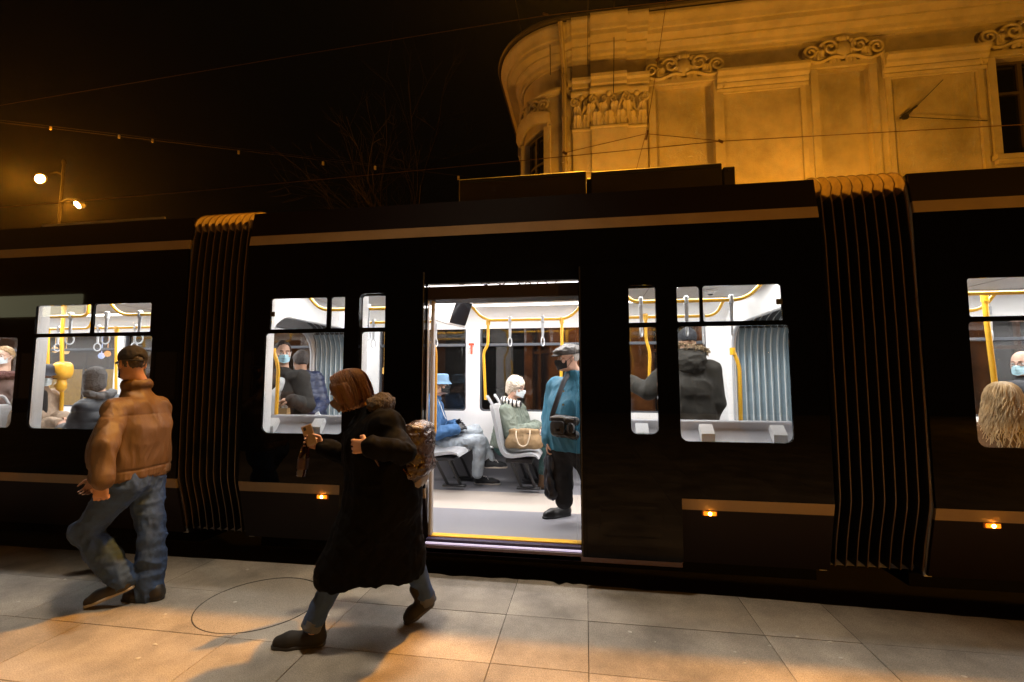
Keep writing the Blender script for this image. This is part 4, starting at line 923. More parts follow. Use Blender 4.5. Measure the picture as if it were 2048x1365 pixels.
def vnorm(V, Q):
    N = np.zeros_like(V); a = V[Q[:,2]]-V[Q[:,0]]; b = V[Q[:,3]]-V[Q[:,1]]; f = np.cross(a, b)
    for i in range(4): np.add.at(N, Q[:,i], f)
    return N/(np.linalg.norm(N, axis=1)[:,None]+1e-12)
def folds(amp=.006, fr=(9,9,5), amp2=.0025, seed=0):
    def fn(V, N):
        w_ = .035*np.stack([noise3(V*6+seed), noise3(V*6+9+seed), noise3(V*6+17+seed)], 1); d = noise3((V+w_)*np.array(fr)*1.5+seed*7.3); d = 1-np.abs(d)*2.6; e = noise3((V+w_)*np.array(fr)*3.4+seed*3.1); return amp*.85*d+amp*.28*(1-np.abs(e)*2.4)+amp2*.6*noise3(V*np.array(fr)*6+seed)
    return fn
def sd_obj(name, sd, h, m, parent=None, disp=None, label=None, relax=1):
    V, Q = sd.mesh(h)
    for _ in range(relax):                                           # one light smoothing pass takes out the grid stairs
        A = np.zeros_like(V); C = np.zeros(len(V))
        for i in range(4):
            j = Q[:,(i+1) % 4]; np.add.at(A, Q[:,i], V[j]); np.add.at(C, Q[:,i], 1); np.add.at(A, j, V[Q[:,i]]); np.add.at(C, j, 1)
        V = .45*V+.55*A/np.maximum(C,1)[:,None]
    if disp is not None: V = V+vnorm(V, Q)*disp(V, vnorm(V, Q))[:,None]
    o = link(name, V, Q, m, parent, True)
    if label: o['label'] = label
    return o
nz = lambda v: np.asarray(v, float)/(np.linalg.norm(v)+1e-12)
def frame(f, u=(0,0,1)):
    f = nz(f); r = nz(np.cross(f, u)); u = np.cross(r, f); return f, r, u                   # forward, right, up
def hand(sd, wr, d, nrm, size=1.0, curl=.6, spread=.10, thumb=1, k=.006):
    """palm and five separate fingers; d = wrist to knuckles, nrm = way the palm faces, thumb = +1/-1 which side; returns the palm centre"""
    d = nz(d); nrm = nz(np.asarray(nrm)-d*(np.asarray(nrm)@d)); sdv = nz(np.cross(nrm, d))*thumb; s_ = size
    wr = np.asarray(wr, float); pc = wr+d*.045*s_
    for v in (-.026,-.009,.009,.026): sd.cone(wr+d*.012*s_+sdv*v*.75*s_, wr+d*.085*s_+sdv*v*1.12*s_, .0155*s_, .0125*s_, .012)
    for i, (v, L) in enumerate(((.031,.070),(.011,.078),(-.011,.072),(-.031,.056))):
        p = wr+d*.088*s_+sdv*v*s_; a = curl*(.5+.08*i); q = nz(d+sdv*v/.03*spread); r = .0088 if i < 3 else .0076
        for sg, (l, rr) in enumerate(((.44,1.0),(.32,.92),(.26,.84))):
            dr = nz(q*math.cos(a)+nrm*math.sin(a)); e = p+dr*L*l*s_; sd.cone(p, e, r*rr*s_, r*(rr-.07)*s_, k); p = e; a += curl*(.95 if sg == 0 else .8)
    p = wr+d*.022*s_+sdv*.026*s_; q = nz(d*.62+sdv*.72+nrm*.35); e = p+q*.040*s_; sd.cone(p, e, .0135*s_, .0105*s_, .010); q2 = nz(d*.85+sdv*(.45-.5*curl)+nrm*(.3+.4*curl)); e2 = e+q2*.030*s_; sd.cone(e, e2, .0100*s_, .0092*s_, k); sd.cone(e2, e2+nz(q2+nrm*.25*curl)*.024*s_, .0092*s_, .0078*s_, k)
    return pc+nrm*.03*s_
def head_sd(sd, c, f, u=(0,0,1), s_=1.0, neck=None):
    """skull, jaw, brow, nose, lips, chin and ears about the eye-level centre c"""
    f, r, u = frame(f, u); R = np.stack([r, f, u], 1); P = lambda x, y, z: c+(r*x+f*y+u*z)*s_
    sd.ell(P(0,-.012,.03), np.array([.074,.096,.093])*s_, R, .02); sd.ell(P(0,.022,-.045), np.array([.058,.070,.072])*s_, R, .03)
    sd.cone(P(0,.070,-.088), P(0,.062,-.094), .021*s_, .02*s_, .025)
    for q in (-1,1):
        sd.cone(P(q*.045,.015,-.085), P(q*.018,.068,-.094), .018*s_, .018*s_, .02); sd.ell(P(q*.040,.062,-.030), np.array([.022,.018,.020])*s_, R, .02)
        sd.ell(P(q*.031,.092,.004), np.array([.016,.012,.011])*s_, R, .008, True); sd.ell(P(q*.031,.076,.002), np.array([.0135,.013,.0125])*s_, R, .003)
        sd.cone(P(q*.012,.086,.022), P(q*.048,.074,.020), .008*s_, .007*s_, .012)
        sd.ell(P(q*.077,-.010,-.008), np.array([.009,.018,.031])*s_, R, .008); sd.ell(P(q*.086,-.004,-.006), np.array([.006,.008,.016])*s_, R, .004, True)
    sd.cone(P(0,.086,.008), P(0,.106,-.030), .0085*s_, .0125*s_, .010); sd.ell(P(0,.100,-.036), np.array([.017,.012,.010])*s_, R, .006)
    sd.cone(P(-.018,.084,-.062), P(.018,.084,-.062), .0075*s_, .0075*s_, .006); sd.cone(P(-.016,.082,-.074), P(.016,.082,-.074), .008*s_, .008*s_, .006)
    if neck is not None: sd.cone(P(0,-.020,-.06), neck, .055*s_, .062*s_, .03)
    return P, R
skins = lambda name, col: mat('skin '+name, col, .5, noise=(18,.08), spec=.4)
def shirt_torso(sd, J, g=1.0, add=.0, arms=True, ar=1.0, L=None, k=.05):
    """torso and sleeves round the joints J"""
    w_ = nz(J['shR']-J['shL']); ch, pv = J['chest'], J['pelvis']; up = nz(ch-pv)
    for q in (-1,1):
        sd.cone(ch+w_*q*.075*g, pv+w_*q*.070*g, .118*g+add, .122*g+add, k)
    sd.cone(J['shL'], J['shR'], .068+add, .068+add, k); sd.cone(J['neck']-up*.055, ch, .060+add, .12*g+add, .06)
    if J.get('belly') is not None: sd.ell(J['belly'], np.array([.17,.17,.20])*g+add, None, .08)
    if arms:
        for S_ in 'LR':
            if J.get('el'+S_) is None: continue
            a, b, c = J['sh'+S_], J['el'+S_], J['wr'+S_]; e = c if L is None else b+(c-b)*L
            sd.cone(a, b, (.062*ar+add), (.050*ar+add), k*.8); sd.cone(b, e, .049*ar+add, (.038*ar+add), .03)
def shoe(name, heel, toe, m, par, sole=None, hgt=.0, w_=1.0, ankle=None, h=.007):
    """shoe from heel to toe lying on its sole, upper closed round the ankle"""
    heel = np.asarray(heel, float); toe = np.asarray(toe, float); d = nz(toe-heel); side = nz(np.cross(d, (0,0,1))); up = np.cross(side, d); L = np.linalg.norm(toe-heel)
    sd = SD(.025); sd.cone(heel+up*.04+d*.04, heel+up*.042+d*L*.35, .040*w_, .040*w_); sd.cone(heel+up*.04+d*L*.35, heel+up*.034+d*(L*.68), .040*w_, .044*w_); sd.cone(heel+up*.034+d*(L*.68), heel+up*.030+d*(L-.035), .044*w_, .033*w_)
    sd.cone(heel+up*.05+d*.05, heel+up*(.10+hgt)+d*.055 if ankle is None else ankle, .046*w_, .045*w_); sd.plane(heel+up*.012, -up)
    if ankle is not None: sd.plane(np.asarray(ankle)+nz(np.asarray(ankle)-heel)*.0, nz(np.asarray(ankle)-heel-up*.0))
    o = sd_obj(name, sd, h, m, par)
    s2 = SD(.02); s2.cone(heel+up*.012+d*.035, heel+up*.012+d*(L*.66), .037*w_, .046*w_); s2.cone(heel+up*.012+d*(L*.66), heel+up*.012+d*(L-.03), .046*w_, .035*w_); s2.plane(heel, -up); s2.plane(heel+up*.022, up)
    sd_obj('sole', s2, h*.8, sole or dark, o); return o
def legs(sd, J, add=0, k=.04, g=1.0, hem=None, wide=0):
    for S_ in 'LR':
        if J.get('kn'+S_) is None: continue
        a, b, c = J['hip'+S_], J['kn'+S_], J['an'+S_]; sd.cone(a, b, .088*g+add, .062*g+add, k); sd.cone(b, b+(c-b)*.35, .060*g+add, .060*g+add, k*.7); sd.cone(b+(c-b)*.35, c, .060*g+add+wide*.4, .043+add+wide, k*.6)
    w_ = nz(J['shR']-J['shL']); sd.cone(J['pelvis']-w_*.06*g, J['pelvis']+w_*.06*g, .115*g+add, .115*g+add, .06)
def eyes(P, R, par, brow=(.12,.08,.05), s_=1.0, only=(-1,1)):
    for q in only:
        mb = MB(); th = np.linspace(0, math.pi, 7); ph = np.linspace(0, 2*math.pi, 10, endpoint=False); c = P(q*.031,.0768,.002)
        G = np.array([[c+R@(np.array([math.sin(t)*math.cos(p), math.sin(t)*math.sin(p), math.cos(t)])*.0136*s_) for p in ph] for t in th]); mb.grid(G, True); e = mb.build('eye', mat('eye_white',(.75,.72,.68),.2), par, True)
        mb = MB(); c2 = P(q*.031,.0905,.002); G = np.array([[c2+R@(np.array([rr*math.cos(p), -rr*rr*20, rr*math.sin(p)])*s_) for p in ph] for rr in (.0005,.003,.0058)]); mb.grid(G, True); mb.build('iris', mat('iris',(.04,.025,.015),.15), e, True)
        mb = MB(); mb.tube([P(q*.013,.098,.024), P(q*.030,.097,.031), P(q*.048,.080,.026)], [.004*s_,.0045*s_,.002*s_], 6); mb.build('eyebrow', mat('brow %.2f' % brow[0], brow, .8), par, True)
def face_mask(P, R, c, f, par, m, s_=1.0, body=None, loops=True, wide=1.0, pleats=True):
    """cloth mask shaped over nose, cheeks and chin, with ear loops"""
    mb = MB(); nu, nv = 17, 13; G = np.zeros((nu, nv, 3)); B = np.zeros((nu, nv, 3))
    for i in range(nu):
        u = i/(nu-1)*2-1; a = u*1.18
        for j in range(nv):
            v = j/(nv-1); z = -.012-.098*v; z -= .010*abs(u)*(1-v)-.022*abs(u)*v
            rx = .071*wide; x = rx*math.sin(a); y = .008+(.090+.030*math.exp(-(u/.22)**2)*math.exp(-((v-.18)/.4)**2)+.014*(1-u*u)*(1-abs(v-.55)))*math.cos(a)
            if pleats: y += .003*math.sin(v*19)*(1-abs(u))
            G[i,j] = P(x, y, z); B[i,j] = P(x*.97, y-.004, z)
    ring = np.concatenate([G, B[:, ::-1]], 1); mb.grid(ring, True); o = mb.build('face_mask', m, par, 60)
    if loops:
        mb = MB()
        for q in (-1,1):
            mb.tube([P(q*.066,.040,-.026), P(q*.079,.018,-.004), P(q*.088,-.016,.018), P(q*.087,-.028,.0), P(q*.080,.004,-.036), P(q*.064,.034,-.080)], .0018*s_, 5)
        mb.build('ear_loop', mat('loop_white',(.75,.75,.75),.7) if m.name != 'black mask' else m, o)
    return o
def cap_hair(P, R, par, m, off=.016, back=-.06, front=.055, side=.02, h=.007, amp=.006, fr=(55,55,30), extra=None, s_=1.0):
    """short hair: a skull shell down to the nape, open over the face"""
    sd = SD(.02); sd.ell(P(0,-.016,.034), np.array([.074+off,.096+off,.092+off])*s_, R, .01)
    f, r, u = R[:,1], R[:,0], R[:,2]
    sd.plane(P(0,front+.012,.075), f*.95-u*.30); sd.plane(P(0,.005,.012), f*.72-u*.70); sd.plane(P(0,-.02,back), -u-.25*f)
    if extra: extra(sd)
    return sd_obj('hair', sd, h, m, par, lambda V, N: amp*noise3(V*np.array(fr))+amp*.6*noise3(V*np.array(fr)*2.3))
# ------------------------------------------------------------------ people
FLOOR = .28
def joints(**k): return {a: (None if v is None else np.asarray(v, float)) for a, v in k.items()}
def stand(J, f, floor):
    w_ = nz(J['shR']-J['shL']); f = nz(f)
    for S_, q in (('L',-1),('R',1)):
        if ('kn'+S_) not in J:
            h_ = J['pelvis']+w_*q*.09-np.array([0,0,.04]); J['hip'+S_] = h_; a = h_.copy(); a[2] = floor+.08; J['an'+S_] = a; J['kn'+S_] = (h_+a)/2+f*.02
def sit(J, f):
    w_ = nz(J['shR']-J['shL']); f = nz(f)
    for S_, q in (('L',-1),('R',1)):
        h_ = J['pelvis']+w_*q*.09; J['hip'+S_] = h_
        if ('kn'+S_) not in J: k = h_+f*.43+w_*q*.02; k[2] = FLOOR+.50; J['kn'+S_] = k
        if ('an'+S_) not in J: a = J['kn'+S_]+f*.03; a[2] = FLOOR+.09; J['an'+S_] = a
def body(label, J, hc, hf, hu, skin, hands=(), h=.008, g=1.0, hs=1.0, expr=True, eyeside=(-1,1), brow=(.12,.08,.05)):
    sd = SD(.03); P, R = head_sd(sd, np.asarray(hc,float), hf, hu, hs, J['neck'])
    shirt_torso(sd, J, g*.92, -.022, ar=.8); legs(sd, J, -.022)
    for S_, d, nrm, curl, th in hands: hand(sd, J['wr'+S_], d, nrm, 1.0, curl, thumb=th)
    for S_ in 'LR':
        if J.get('an'+S_) is not None: sd.cone(J['an'+S_], J['an'+S_]+np.array([0,0,-.03]), .036)
    o = sd_obj('person', sd, h, skin, None); tag(o, label, 'person')
    if eyeside: eyes(P, R, o, brow, hs, eyeside)
    return o, P, R
def jacket(name, par, J, m, g=1.05, add=.012, hem=None, hemn=(0,0,-1), h=.009, disp=None, ar=1.0, collar=.0, skirt=(), L=.97, k=.05, collar_r=.075, aadd=None, ak=.022, pre=None):
    aadd = add if aadd is None else aadd
    sd = SD(.05); shirt_torso(sd, J, g, add, arms=False, k=k)
    for a, b, r1, r2 in skirt: sd.cone(a, b, r1, r2, .07)
    if hem is not None: sd.plane(hem, hemn)
    if pre: pre(sd)
    for S_ in 'LR':
        if J.get('el'+S_) is None: continue
        a, b, c = J['sh'+S_], J['el'+S_], J['wr'+S_]; e = b+(c-b)*L
        sd.cone(a, b, .062*ar+aadd, .052*ar+aadd, ak); sd.cone(b, e, .051*ar+aadd, .041*ar+aadd, .02)
    if collar:
        up = nz(J['neck']-J['chest']); n = J['neck']
        for i in range(12):
            a0, a1 = i/12*6.2832, (i+1)/12*6.2832; X_, Y_ = nz(J['shR']-J['shL']), nz(np.cross(up, J['shR']-J['shL']))
            q = lambda a: n+collar_r*(X_*math.cos(a)+Y_*math.sin(a))-up*.012
            sd.cone(q(a0)-up*.02, q(a1)+up*collar*.5, .017, .012, .03)
    return sd_obj(name, sd, h, m, par, disp or folds(.007, (8,8,4.5), .003))
def trousers(name, par, J, m, add=.004, h=.009, disp=None, wide=.008, g=1.0, cuff=True):
    sd = SD(.04); legs(sd, J, add, wide=wide, g=g)
    o = sd_obj(name, sd, h, m, par, disp or folds(.006, (9,9,7), .0025, 2)); return o
def shoes_under(J, f, par, m, floor, L=.28, sole=None):
    f = nz([f[0], f[1], 0])
    for S_ in 'LR':
        a = J['an'+S_].copy(); a[2] = floor; shoe('shoe', a-f*.07, a+f*(L-.07), m, par, sole)
denim = mat('denim', (.026,.058,.15), .85, noise=(14,.25), bump=(300,.15)); blackcloth = mat('black_cloth', (.010,.010,.011), .85, noise=(20,.2)); leather = mat('black_leather', (.012,.011,.011), .35)
blue_mask = mat('blue mask', (.42,.66,.75), .75); black_mask = mat('black mask', (.012,.012,.014), .8); pale_mask = mat('pale mask', (.66,.74,.78), .75)

# --- man in the tan jacket walking left along the platform
def walking_man():
    J = joints(neck=at(274,763,3.03), shL=at(230,822,2.82), shR=at(316,816,3.17), chest=at(272,858,3.02), pelvis=at(266,950,3.02), belly=at(252,900,3.03),
        elL=at(212,893,2.64), wrL=at(205,966,2.58), elR=at(250,895,3.3), wrR=at(190,958,3.24),
        hipL=at(252,968,2.92), hipR=at(292,968,3.12), knL=at(170,1062,2.86), anL=at(247,1159,2.95), knR=at(304,1075,3.08), anR=at(299,1187,3.04))
    hc = at(264,729,3.0); hf = (-.88,.36,-.05)
    o, P, R = body('person walking left in a tan jacket, dark cap and jeans, back turned to the camera', J, hc, hf, (0,0,1), skins('man a', (.42,.22,.13)), [('L',(-.12,.02,-1),(-.5,.85,0),1.05,1),('R',(-.5,.0,-.8),(.2,-.9,0),.7,-1)], .007, 1.15, 1.03, eyeside=(-1,))
    hz = at(300,952,3.02)
    tan = mat('tan_canvas', (.105,.055,.019), .6, noise=(9,.1), bump=(14,.45,(1,1,.3)))
    base_f = folds(.0085, (8,8,2.2), .001, 1); zy = J['shL'][2]-.035
    def jfold(V, N):
        back = np.clip((V-J['chest'])@np.array([.86,-.5,0])*8, 0, 1); a = np.arctan2(V[:,1]-J['chest'][1], V[:,0]-J['chest'][0]); dz = V[:,2]-hz[2]
        return base_f(V, N)-.0035*back*np.exp(-((V[:,2]-zy)/.008)**2)-.006*np.exp(-((dz-.065)/.008)**2)*(np.linalg.norm(V[:,:2]-J['pelvis'][:2], axis=1) < .34)*(V[:,1] > J['wrL'][1]+.12)+.0014*np.sin(a*46+2*noise3(V*9))*np.exp(-np.maximum(dz,0)/.07)
    j = jacket('jacket', o, J, tan, 1.2, .018, hz, (.03,0,-1), .007, jfold, 1.0, .012, L=.95, aadd=.014, ak=.012)
    sd = SD(.03); w_ = nz(J['shR']-J['shL'])
    for q in (-1,1): sd.cone(J['pelvis']+w_*q*.085+[0,0,.1], J['pelvis']+w_*q*.085-[0,0,.1], .158, .153, .05)
    sd.ell(J['belly']-[0,0,.02], (.20,.20,.24), None, .08); sd.plane(hz+[0,0,.035], (.03,0,1)); sd.plane(hz-[0,0,.018], (-.03,0,-1)); sd_obj('hem_band', sd, .008, tan, j, folds(.003,(40,40,3),.001))
    for S_ in 'LR':
        a, b = J['el'+S_], J['wr'+S_]; d = nz(b-a); sd = SD(.01); sd.cone(b-d*.05, b+d*.005, .056, .052); sd.plane(b+d*.008, d); sd.plane(b-d*.055, -d); sd_obj('cuff', sd, .007, tan, j)
    trousers('jeans', o, J, denim, .016, .008, folds(.010, (10,10,8), .004, 5), .022, 1.08)
    sh_ = mat('dark_shoe', (.02,.017,.015), .5); so = mat('pale_sole', (.35,.32,.28), .6)
    shoe('shoe', atz(326,1199,0), atz(246,1201,0), sh_, o, None, -.035, 1.12); shoe('shoe', at(268,1176,2.96), atz(171,1216,.004), sh_, o, so, -.035, 1.10)
    # cap with a curved peak and the gap over its strap; short grey hair below
    cm = mat('cap_cloth', (.014,.011,.010), .85, noise=(30,.2)); f, r, u = R[:,1], R[:,0], R[:,2]
    sd = SD(.02); sd.ell(P(0,-.012,.048), (.088,.110,.094), R); sd.plane(P(0,0,.026), -u); sd.ell(P(0,-.125,.028), (.035,.05,.028), R, .004, True); c = sd_obj('cap', sd, .006, cm, o, folds(.002,(20,20,20),.001))
    mb = MB(); G = np.array([[P(v*.072*(1-.25*t*t), .070+.095*t*math.sqrt(max(0,1-.55*v*v)), .040-.018*v*v-.012*t+dz) for v in np.linspace(-1,1,13)] for dz, t in [(0,a) for a in np.linspace(0,1,7)]+[(-.005,a) for a in np.linspace(1,0,7)]]); mb.grid(G); mb.build('peak', cm, c, 50)
    mb = MB(); mb.tube([P(.05,-.092,.022), P(.02,-.118,.020), P(-.02,-.118,.020), P(-.05,-.092,.022)], .007, 6); mb.build('strap', cm, c, True)
    cap_hair(P, R, o, mat('hair_grey', (.05,.038,.028), .7), .004, -.085, .0)
    face_mask(P, R, hc, hf, o, black_mask, 1.03)
walking_man()

# --- woman in the long black quilted coat
def walking_woman():
    J = joints(neck=at(742,822,2.88), shL=at(772,858,2.70), shR=at(735,855,3.05), chest=at(752,890,2.88), pelvis=at(768,990,2.89),
        elL=at(808,905,2.58), wrL=at(738,893,2.42), elR=at(700,915,3.14), wrR=at(646,893,3.02),
        hipL=at(755,1010,2.82), hipR=at(782,1010,2.98), knL=at(682,1128,2.72), anL=at(626,1246,2.655), knR=at(818,1108,3.0), anR=at(853,1196,3.06))
    hc = at(694,784,2.84); hf = nz((-.86,-.22,-.42)); hu = nz((-.42,-.1,.9))
    o, P, R = body('person striding left in a long black quilted coat, head bent, phone and bottle in hand', J, hc, hf, hu, skins('woman a', (.48,.26,.16)), [('L',(-.98,.1,-.05),(0,.95,-.1),.95,1),('R',(-.75,-.25,.30),(-.2,-.55,.2),.85,-1)], .0065, .95, .95)
    coat = mat('quilted_coat', (.0018,.0015,.0014), .75, noise=(20,.2), spec=.06)
    def quilt(V, N):
        a = V[:,0]*.8+V[:,1]*.5; q = np.minimum(np.abs(np.sin((a+V[:,2])*26)), np.abs(np.sin((a-V[:,2])*26))); lo_ = np.clip((1.05-V[:,2])*3, .25, 1); return lo_*(.009*np.sqrt(q)-.003)+.009*(1-2.2*np.abs(noise3(V*np.array((9,9,6)))))+.005*(1-2.2*np.abs(noise3(V*np.array((22,22,14)))))
    hem = at(740,1160,2.85)
    sk = [(J['pelvis'], at(676,1140,2.74), .20, .135), (J['pelvis'], at(792,1125,2.97), .20, .185), (J['pelvis'], at(742,1120,2.85), .2, .16), (J['chest'], J['pelvis'], .19, .20)]
    j = jacket('coat', o, J, coat, 1.12, .045, hem, (0,0,-1), .0085, quilt, 1.02, .06, sk, .93, .07, .085, .012, .018)
    # bunched hood with a lighter plush lining at the nape
    sd = SD(.03)
    for i in range(7): a = -1.2+2.4*i/6; c = J['neck']+np.array([.055+.03*math.cos(a), .10*math.sin(a), .03+.02*math.cos(a)]); sd.ell(c, (.050,.05,.055))
    sd.ell(J['neck']+[.085,-.01,.055], (.05,.09,.06)); sd_obj('hood', sd, .008, mat('plush_hood', (.038,.028,.022), .9, bump=(60,.8)), j, lambda V, N: .010*noise3(V*30)+.005*noise3(V*75))
    jn = trousers('jeans', o, J, denim, .0, .009, None, .012)
    for S_ in 'LR':
        a, b = J['kn'+S_], J['an'+S_]; d = nz(b-a); sd = SD(.01); sd.cone(b-d*.035, b+d*.03, .058, .059); sd.plane(b+d*.035, d); sd.plane(b-d*.04, -d); sd_obj('turn_up', sd, .007, mat('denim_inside', (.085,.095,.12), .85), jn, folds(.003,(20,20,20)))
    boot = mat('suede_boot', (.012,.010,.009), .8)
    shoe('boot', atz(650,1289,0)+[0,0,.0], atz(545,1296,0), boot, o, dark, .06, 1.1); shoe('boot', at(869,1207,3.10), atz(811,1250,.0), boot, o, dark, .06, 1.05)
    # bobbed hair, parted, swinging forward
    hm = mat('auburn_hair', (.115,.046,.016), .34, noise=(6,.25), bump=(55,.7,(6,6,.7)))
    f, r, u = R[:,1], R[:,0], R[:,2]
    sd = SD(.03); sd.ell(P(0,-.020,.040), (.094,.112,.100), R); sd.ell(P(0,-.06,-.03), (.090,.075,.10), R)
    for q in (-1,1): sd.cone(P(q*.072,.035,.045), P(q*.080,.038,-.055), .034, .026); sd.cone(P(q*.082,-.02,.02), P(q*.088,-.015,-.095), .036, .028)
    sd.ell(P(0,.135,-.02), (.062,.07,.085), R, .02, True); sd.plane(P(0,0,-.125), -u)
    h_ = sd_obj('hair', sd, .006, hm, o, lambda V, N: .005*noise3(((V-hc)@R)*np.array((70,50,7)))+.003*noise3(((V-hc)@R)*np.array((160,120,9))))
    rg = np.random.default_rng(21); mb = MB()
    for k in range(420):
        sg = 1 if k % 2 else -1; s0 = rg.uniform(-.115, .072); q = rg.uniform(1.0, 1.07); end = rg.uniform(-.135, -.085); wob = rg.uniform(0, 6); fl = rg.uniform(-.012,.014); T = []
        for t in np.linspace(0, 1, 13):
            th = min(1, t/.62)*math.pi/2; rr = .097*q*math.sqrt(max(.12, 1-(s0/.128)**2))
            x = sg*(rr*math.sin(th)+.003); z = .040+.104*q*math.cos(th)*math.sqrt(max(.25, 1-(s0/.15)**2)); y = s0+(-.020 if s0 > -.06 else -.045)*math.sin(th)*(.5+.5*t)-.01
            if t > .62: v = (t-.62)/.38; z = .040+(end-.040)*v; x = sg*(rr+.004-.010*v*v+fl*v); y += .022*v*v
            T.append(P(x+.003*math.sin(9*t+wob), y+.003*math.cos(8*t+wob), z))
        mb.tube(T, np.linspace(.0042, .0020, 13), 4, False)
    mb.build('strand', hm, h_, True)
    face_mask(P, R, hc, hf, o, mat('cloth mask',(.13,.085,.06),.8), .95, pleats=False)
    # leather rucksack on her back, one strap over the shoulder
    bl = mat('bag_leather', (.034,.017,.007), .26, noise=(12,.5), bump=(26,.9)); bc = at(833,905,2.93)
    rk = thing('backpack', bc, 'shiny brown crinkled leather backpack with gold zips on the black coat', 'backpack')
    tl = roty(.22); T = lambda x, y, z: bc+tl@np.array([x,y,z])
    sd = SD(.04); sd.cone(T(-.02,-.10,-.15), T(-.02,.10,-.15), .085); sd.cone(T(-.02,-.09,.12), T(-.02,.09,.12), .075); sd.ell(T(0,0,0), (.10,.16,.20), tl, .05); sd.cone(T(.06,-.07,-.07), T(.06,.07,-.07), .06)
    sd_obj('bag_body', sd, .008, bl, rk, lambda V, N: .007*np.abs(np.sin(V[:,2]*55+2*noise3(V*14)))+.004*noise3(V*40))
    sd = SD(.03); sd.cone(T(.01,-.11,-.20), T(.01,.11,-.20), .062); sd.cone(T(.05,-.05,-.16), T(.05,.05,-.16), .05); sd_obj('lower_pouch', sd, .009, mat('grey_pouch', (.16,.14,.11), .45, noise=(15,.3)), rk, lambda V, N: .006*noise3(V*24))
    gd = mat('gold_zip', (.75,.45,.10), .22, 1)
    for z, y0, y1 in ((.0,-.16,-.10),(-.06,-.175,-.08),(.165,-.08,.08)):
        mb = MB(); mb.tube([T(-.05+.04*k, y0+(y1-y0)*0-.01*k, z-.012*k+.008*math.sin(k*2)) if z < .1 else T(-.02+.02*math.sin(k), y0+(y1-y0)*k/3, z+.03) for k in range(4)], .0055, 6); mb.build('zip', gd, rk, True)
    mb = MB(); mb.tube(smooth_path([T(-.06,-.10,.16), J['shL']+[.05,-.02,.075], J['shL']+[-.04,-.06,.06], J['shL']+[-.06,-.10,-.10], J['pelvis']+[.08,-.20,.18]], 7, .06), .013, 8, True, .45); mb.build('shoulder_strap', mat('strap_tan',(.14,.075,.03),.5), rk, True)
    pk = at(806,950,2.77); mb = MB(); top = np.array([[pk[0]+.03*u, pk[1]+.004*math.sin(u*9), pk[2]] for u in np.linspace(-1,1,13)]); rows = []
    for t in np.linspace(0, 1, 9): rows.append([[pk[0]+(.022+.036*t)*u-.012*t, pk[1]-.012*math.sin(u*8+2*t)*t-.01*t, pk[2]+.01-(.165-.05*max(0,u))*t] for u in np.linspace(-1,1,17)])
    G = np.array(rows); mb.grid(G); mb.grid(G+[0,.005,0]); tag(mb.build('cloth', mat('pale_cloth', (.40,.30,.235), .85), None, 60), 'pale pinkish cloth hanging folded below the leather backpack', 'cloth')
    # phone and bottle held together in the far hand
    hp = J['wrR']+nz((-.75,-.25,.30))*.075; pr = rotz(.25)@roty(-.35); mb = MB(); c = hp+np.array([-.005,-.035,.055]); mb.box(c-[.036,.0045,.072], c+[.036,.0045,.072], .004, pr); ph = mb.build('phone', mat('phone_gold', (.45,.30,.16), .3, .5), None); tag(ph, 'gold backed phone held in the raised far hand of the striding walker', 'phone')
    mb = MB(); mb.box(c+[-.022,-.0062,.038], c+[-.004,-.0047,.062], .002, pr, c); mb.build('camera_lens', dark, ph)
    bp = hp+np.array([-.045,-.03,-.115]); br = roty(.12); gm = mat('brown_bottle', (.018,.006,.003), .08, spec=.8)
    mb = MB(); mb.lathe([(.0005,-.11),(.033,-.108),(.036,-.09),(.036,.04),(.030,.075),(.016,.11),(.014,.145),(.016,.15)], (0,0,0), 20); V = mb.V[0]@br.T+bp; b2 = MB(); b2.add(V, mb.F); bo = b2.build('bottle', gm, None, 40); tag(bo, 'dark brown drink bottle hanging from the same hand as the phone', 'bottle')
    mb = MB(); mb.lathe([(.0165,.142),(.0175,.145),(.0175,.168),(.0005,.17)], (0,0,0), 16); V = mb.V[0]@br.T+bp; b2 = MB(); b2.add(V, mb.F); b2.build('bottle_cap', mat('red_cap', (.10,.012,.008), .35), bo, 40)
    mb = MB(); mb.lathe([(.0362,-.06),(.0366,-.058),(.0366,.015),(.0362,.017)], (0,0,0), 20); V = mb.V[0]@br.T+bp; b2 = MB(); b2.add(V, mb.F); b2.build('bottle_label', mat('label_brown', (.035,.010,.006), .5, noise=(40,.5)), bo, 40)
walking_woman()

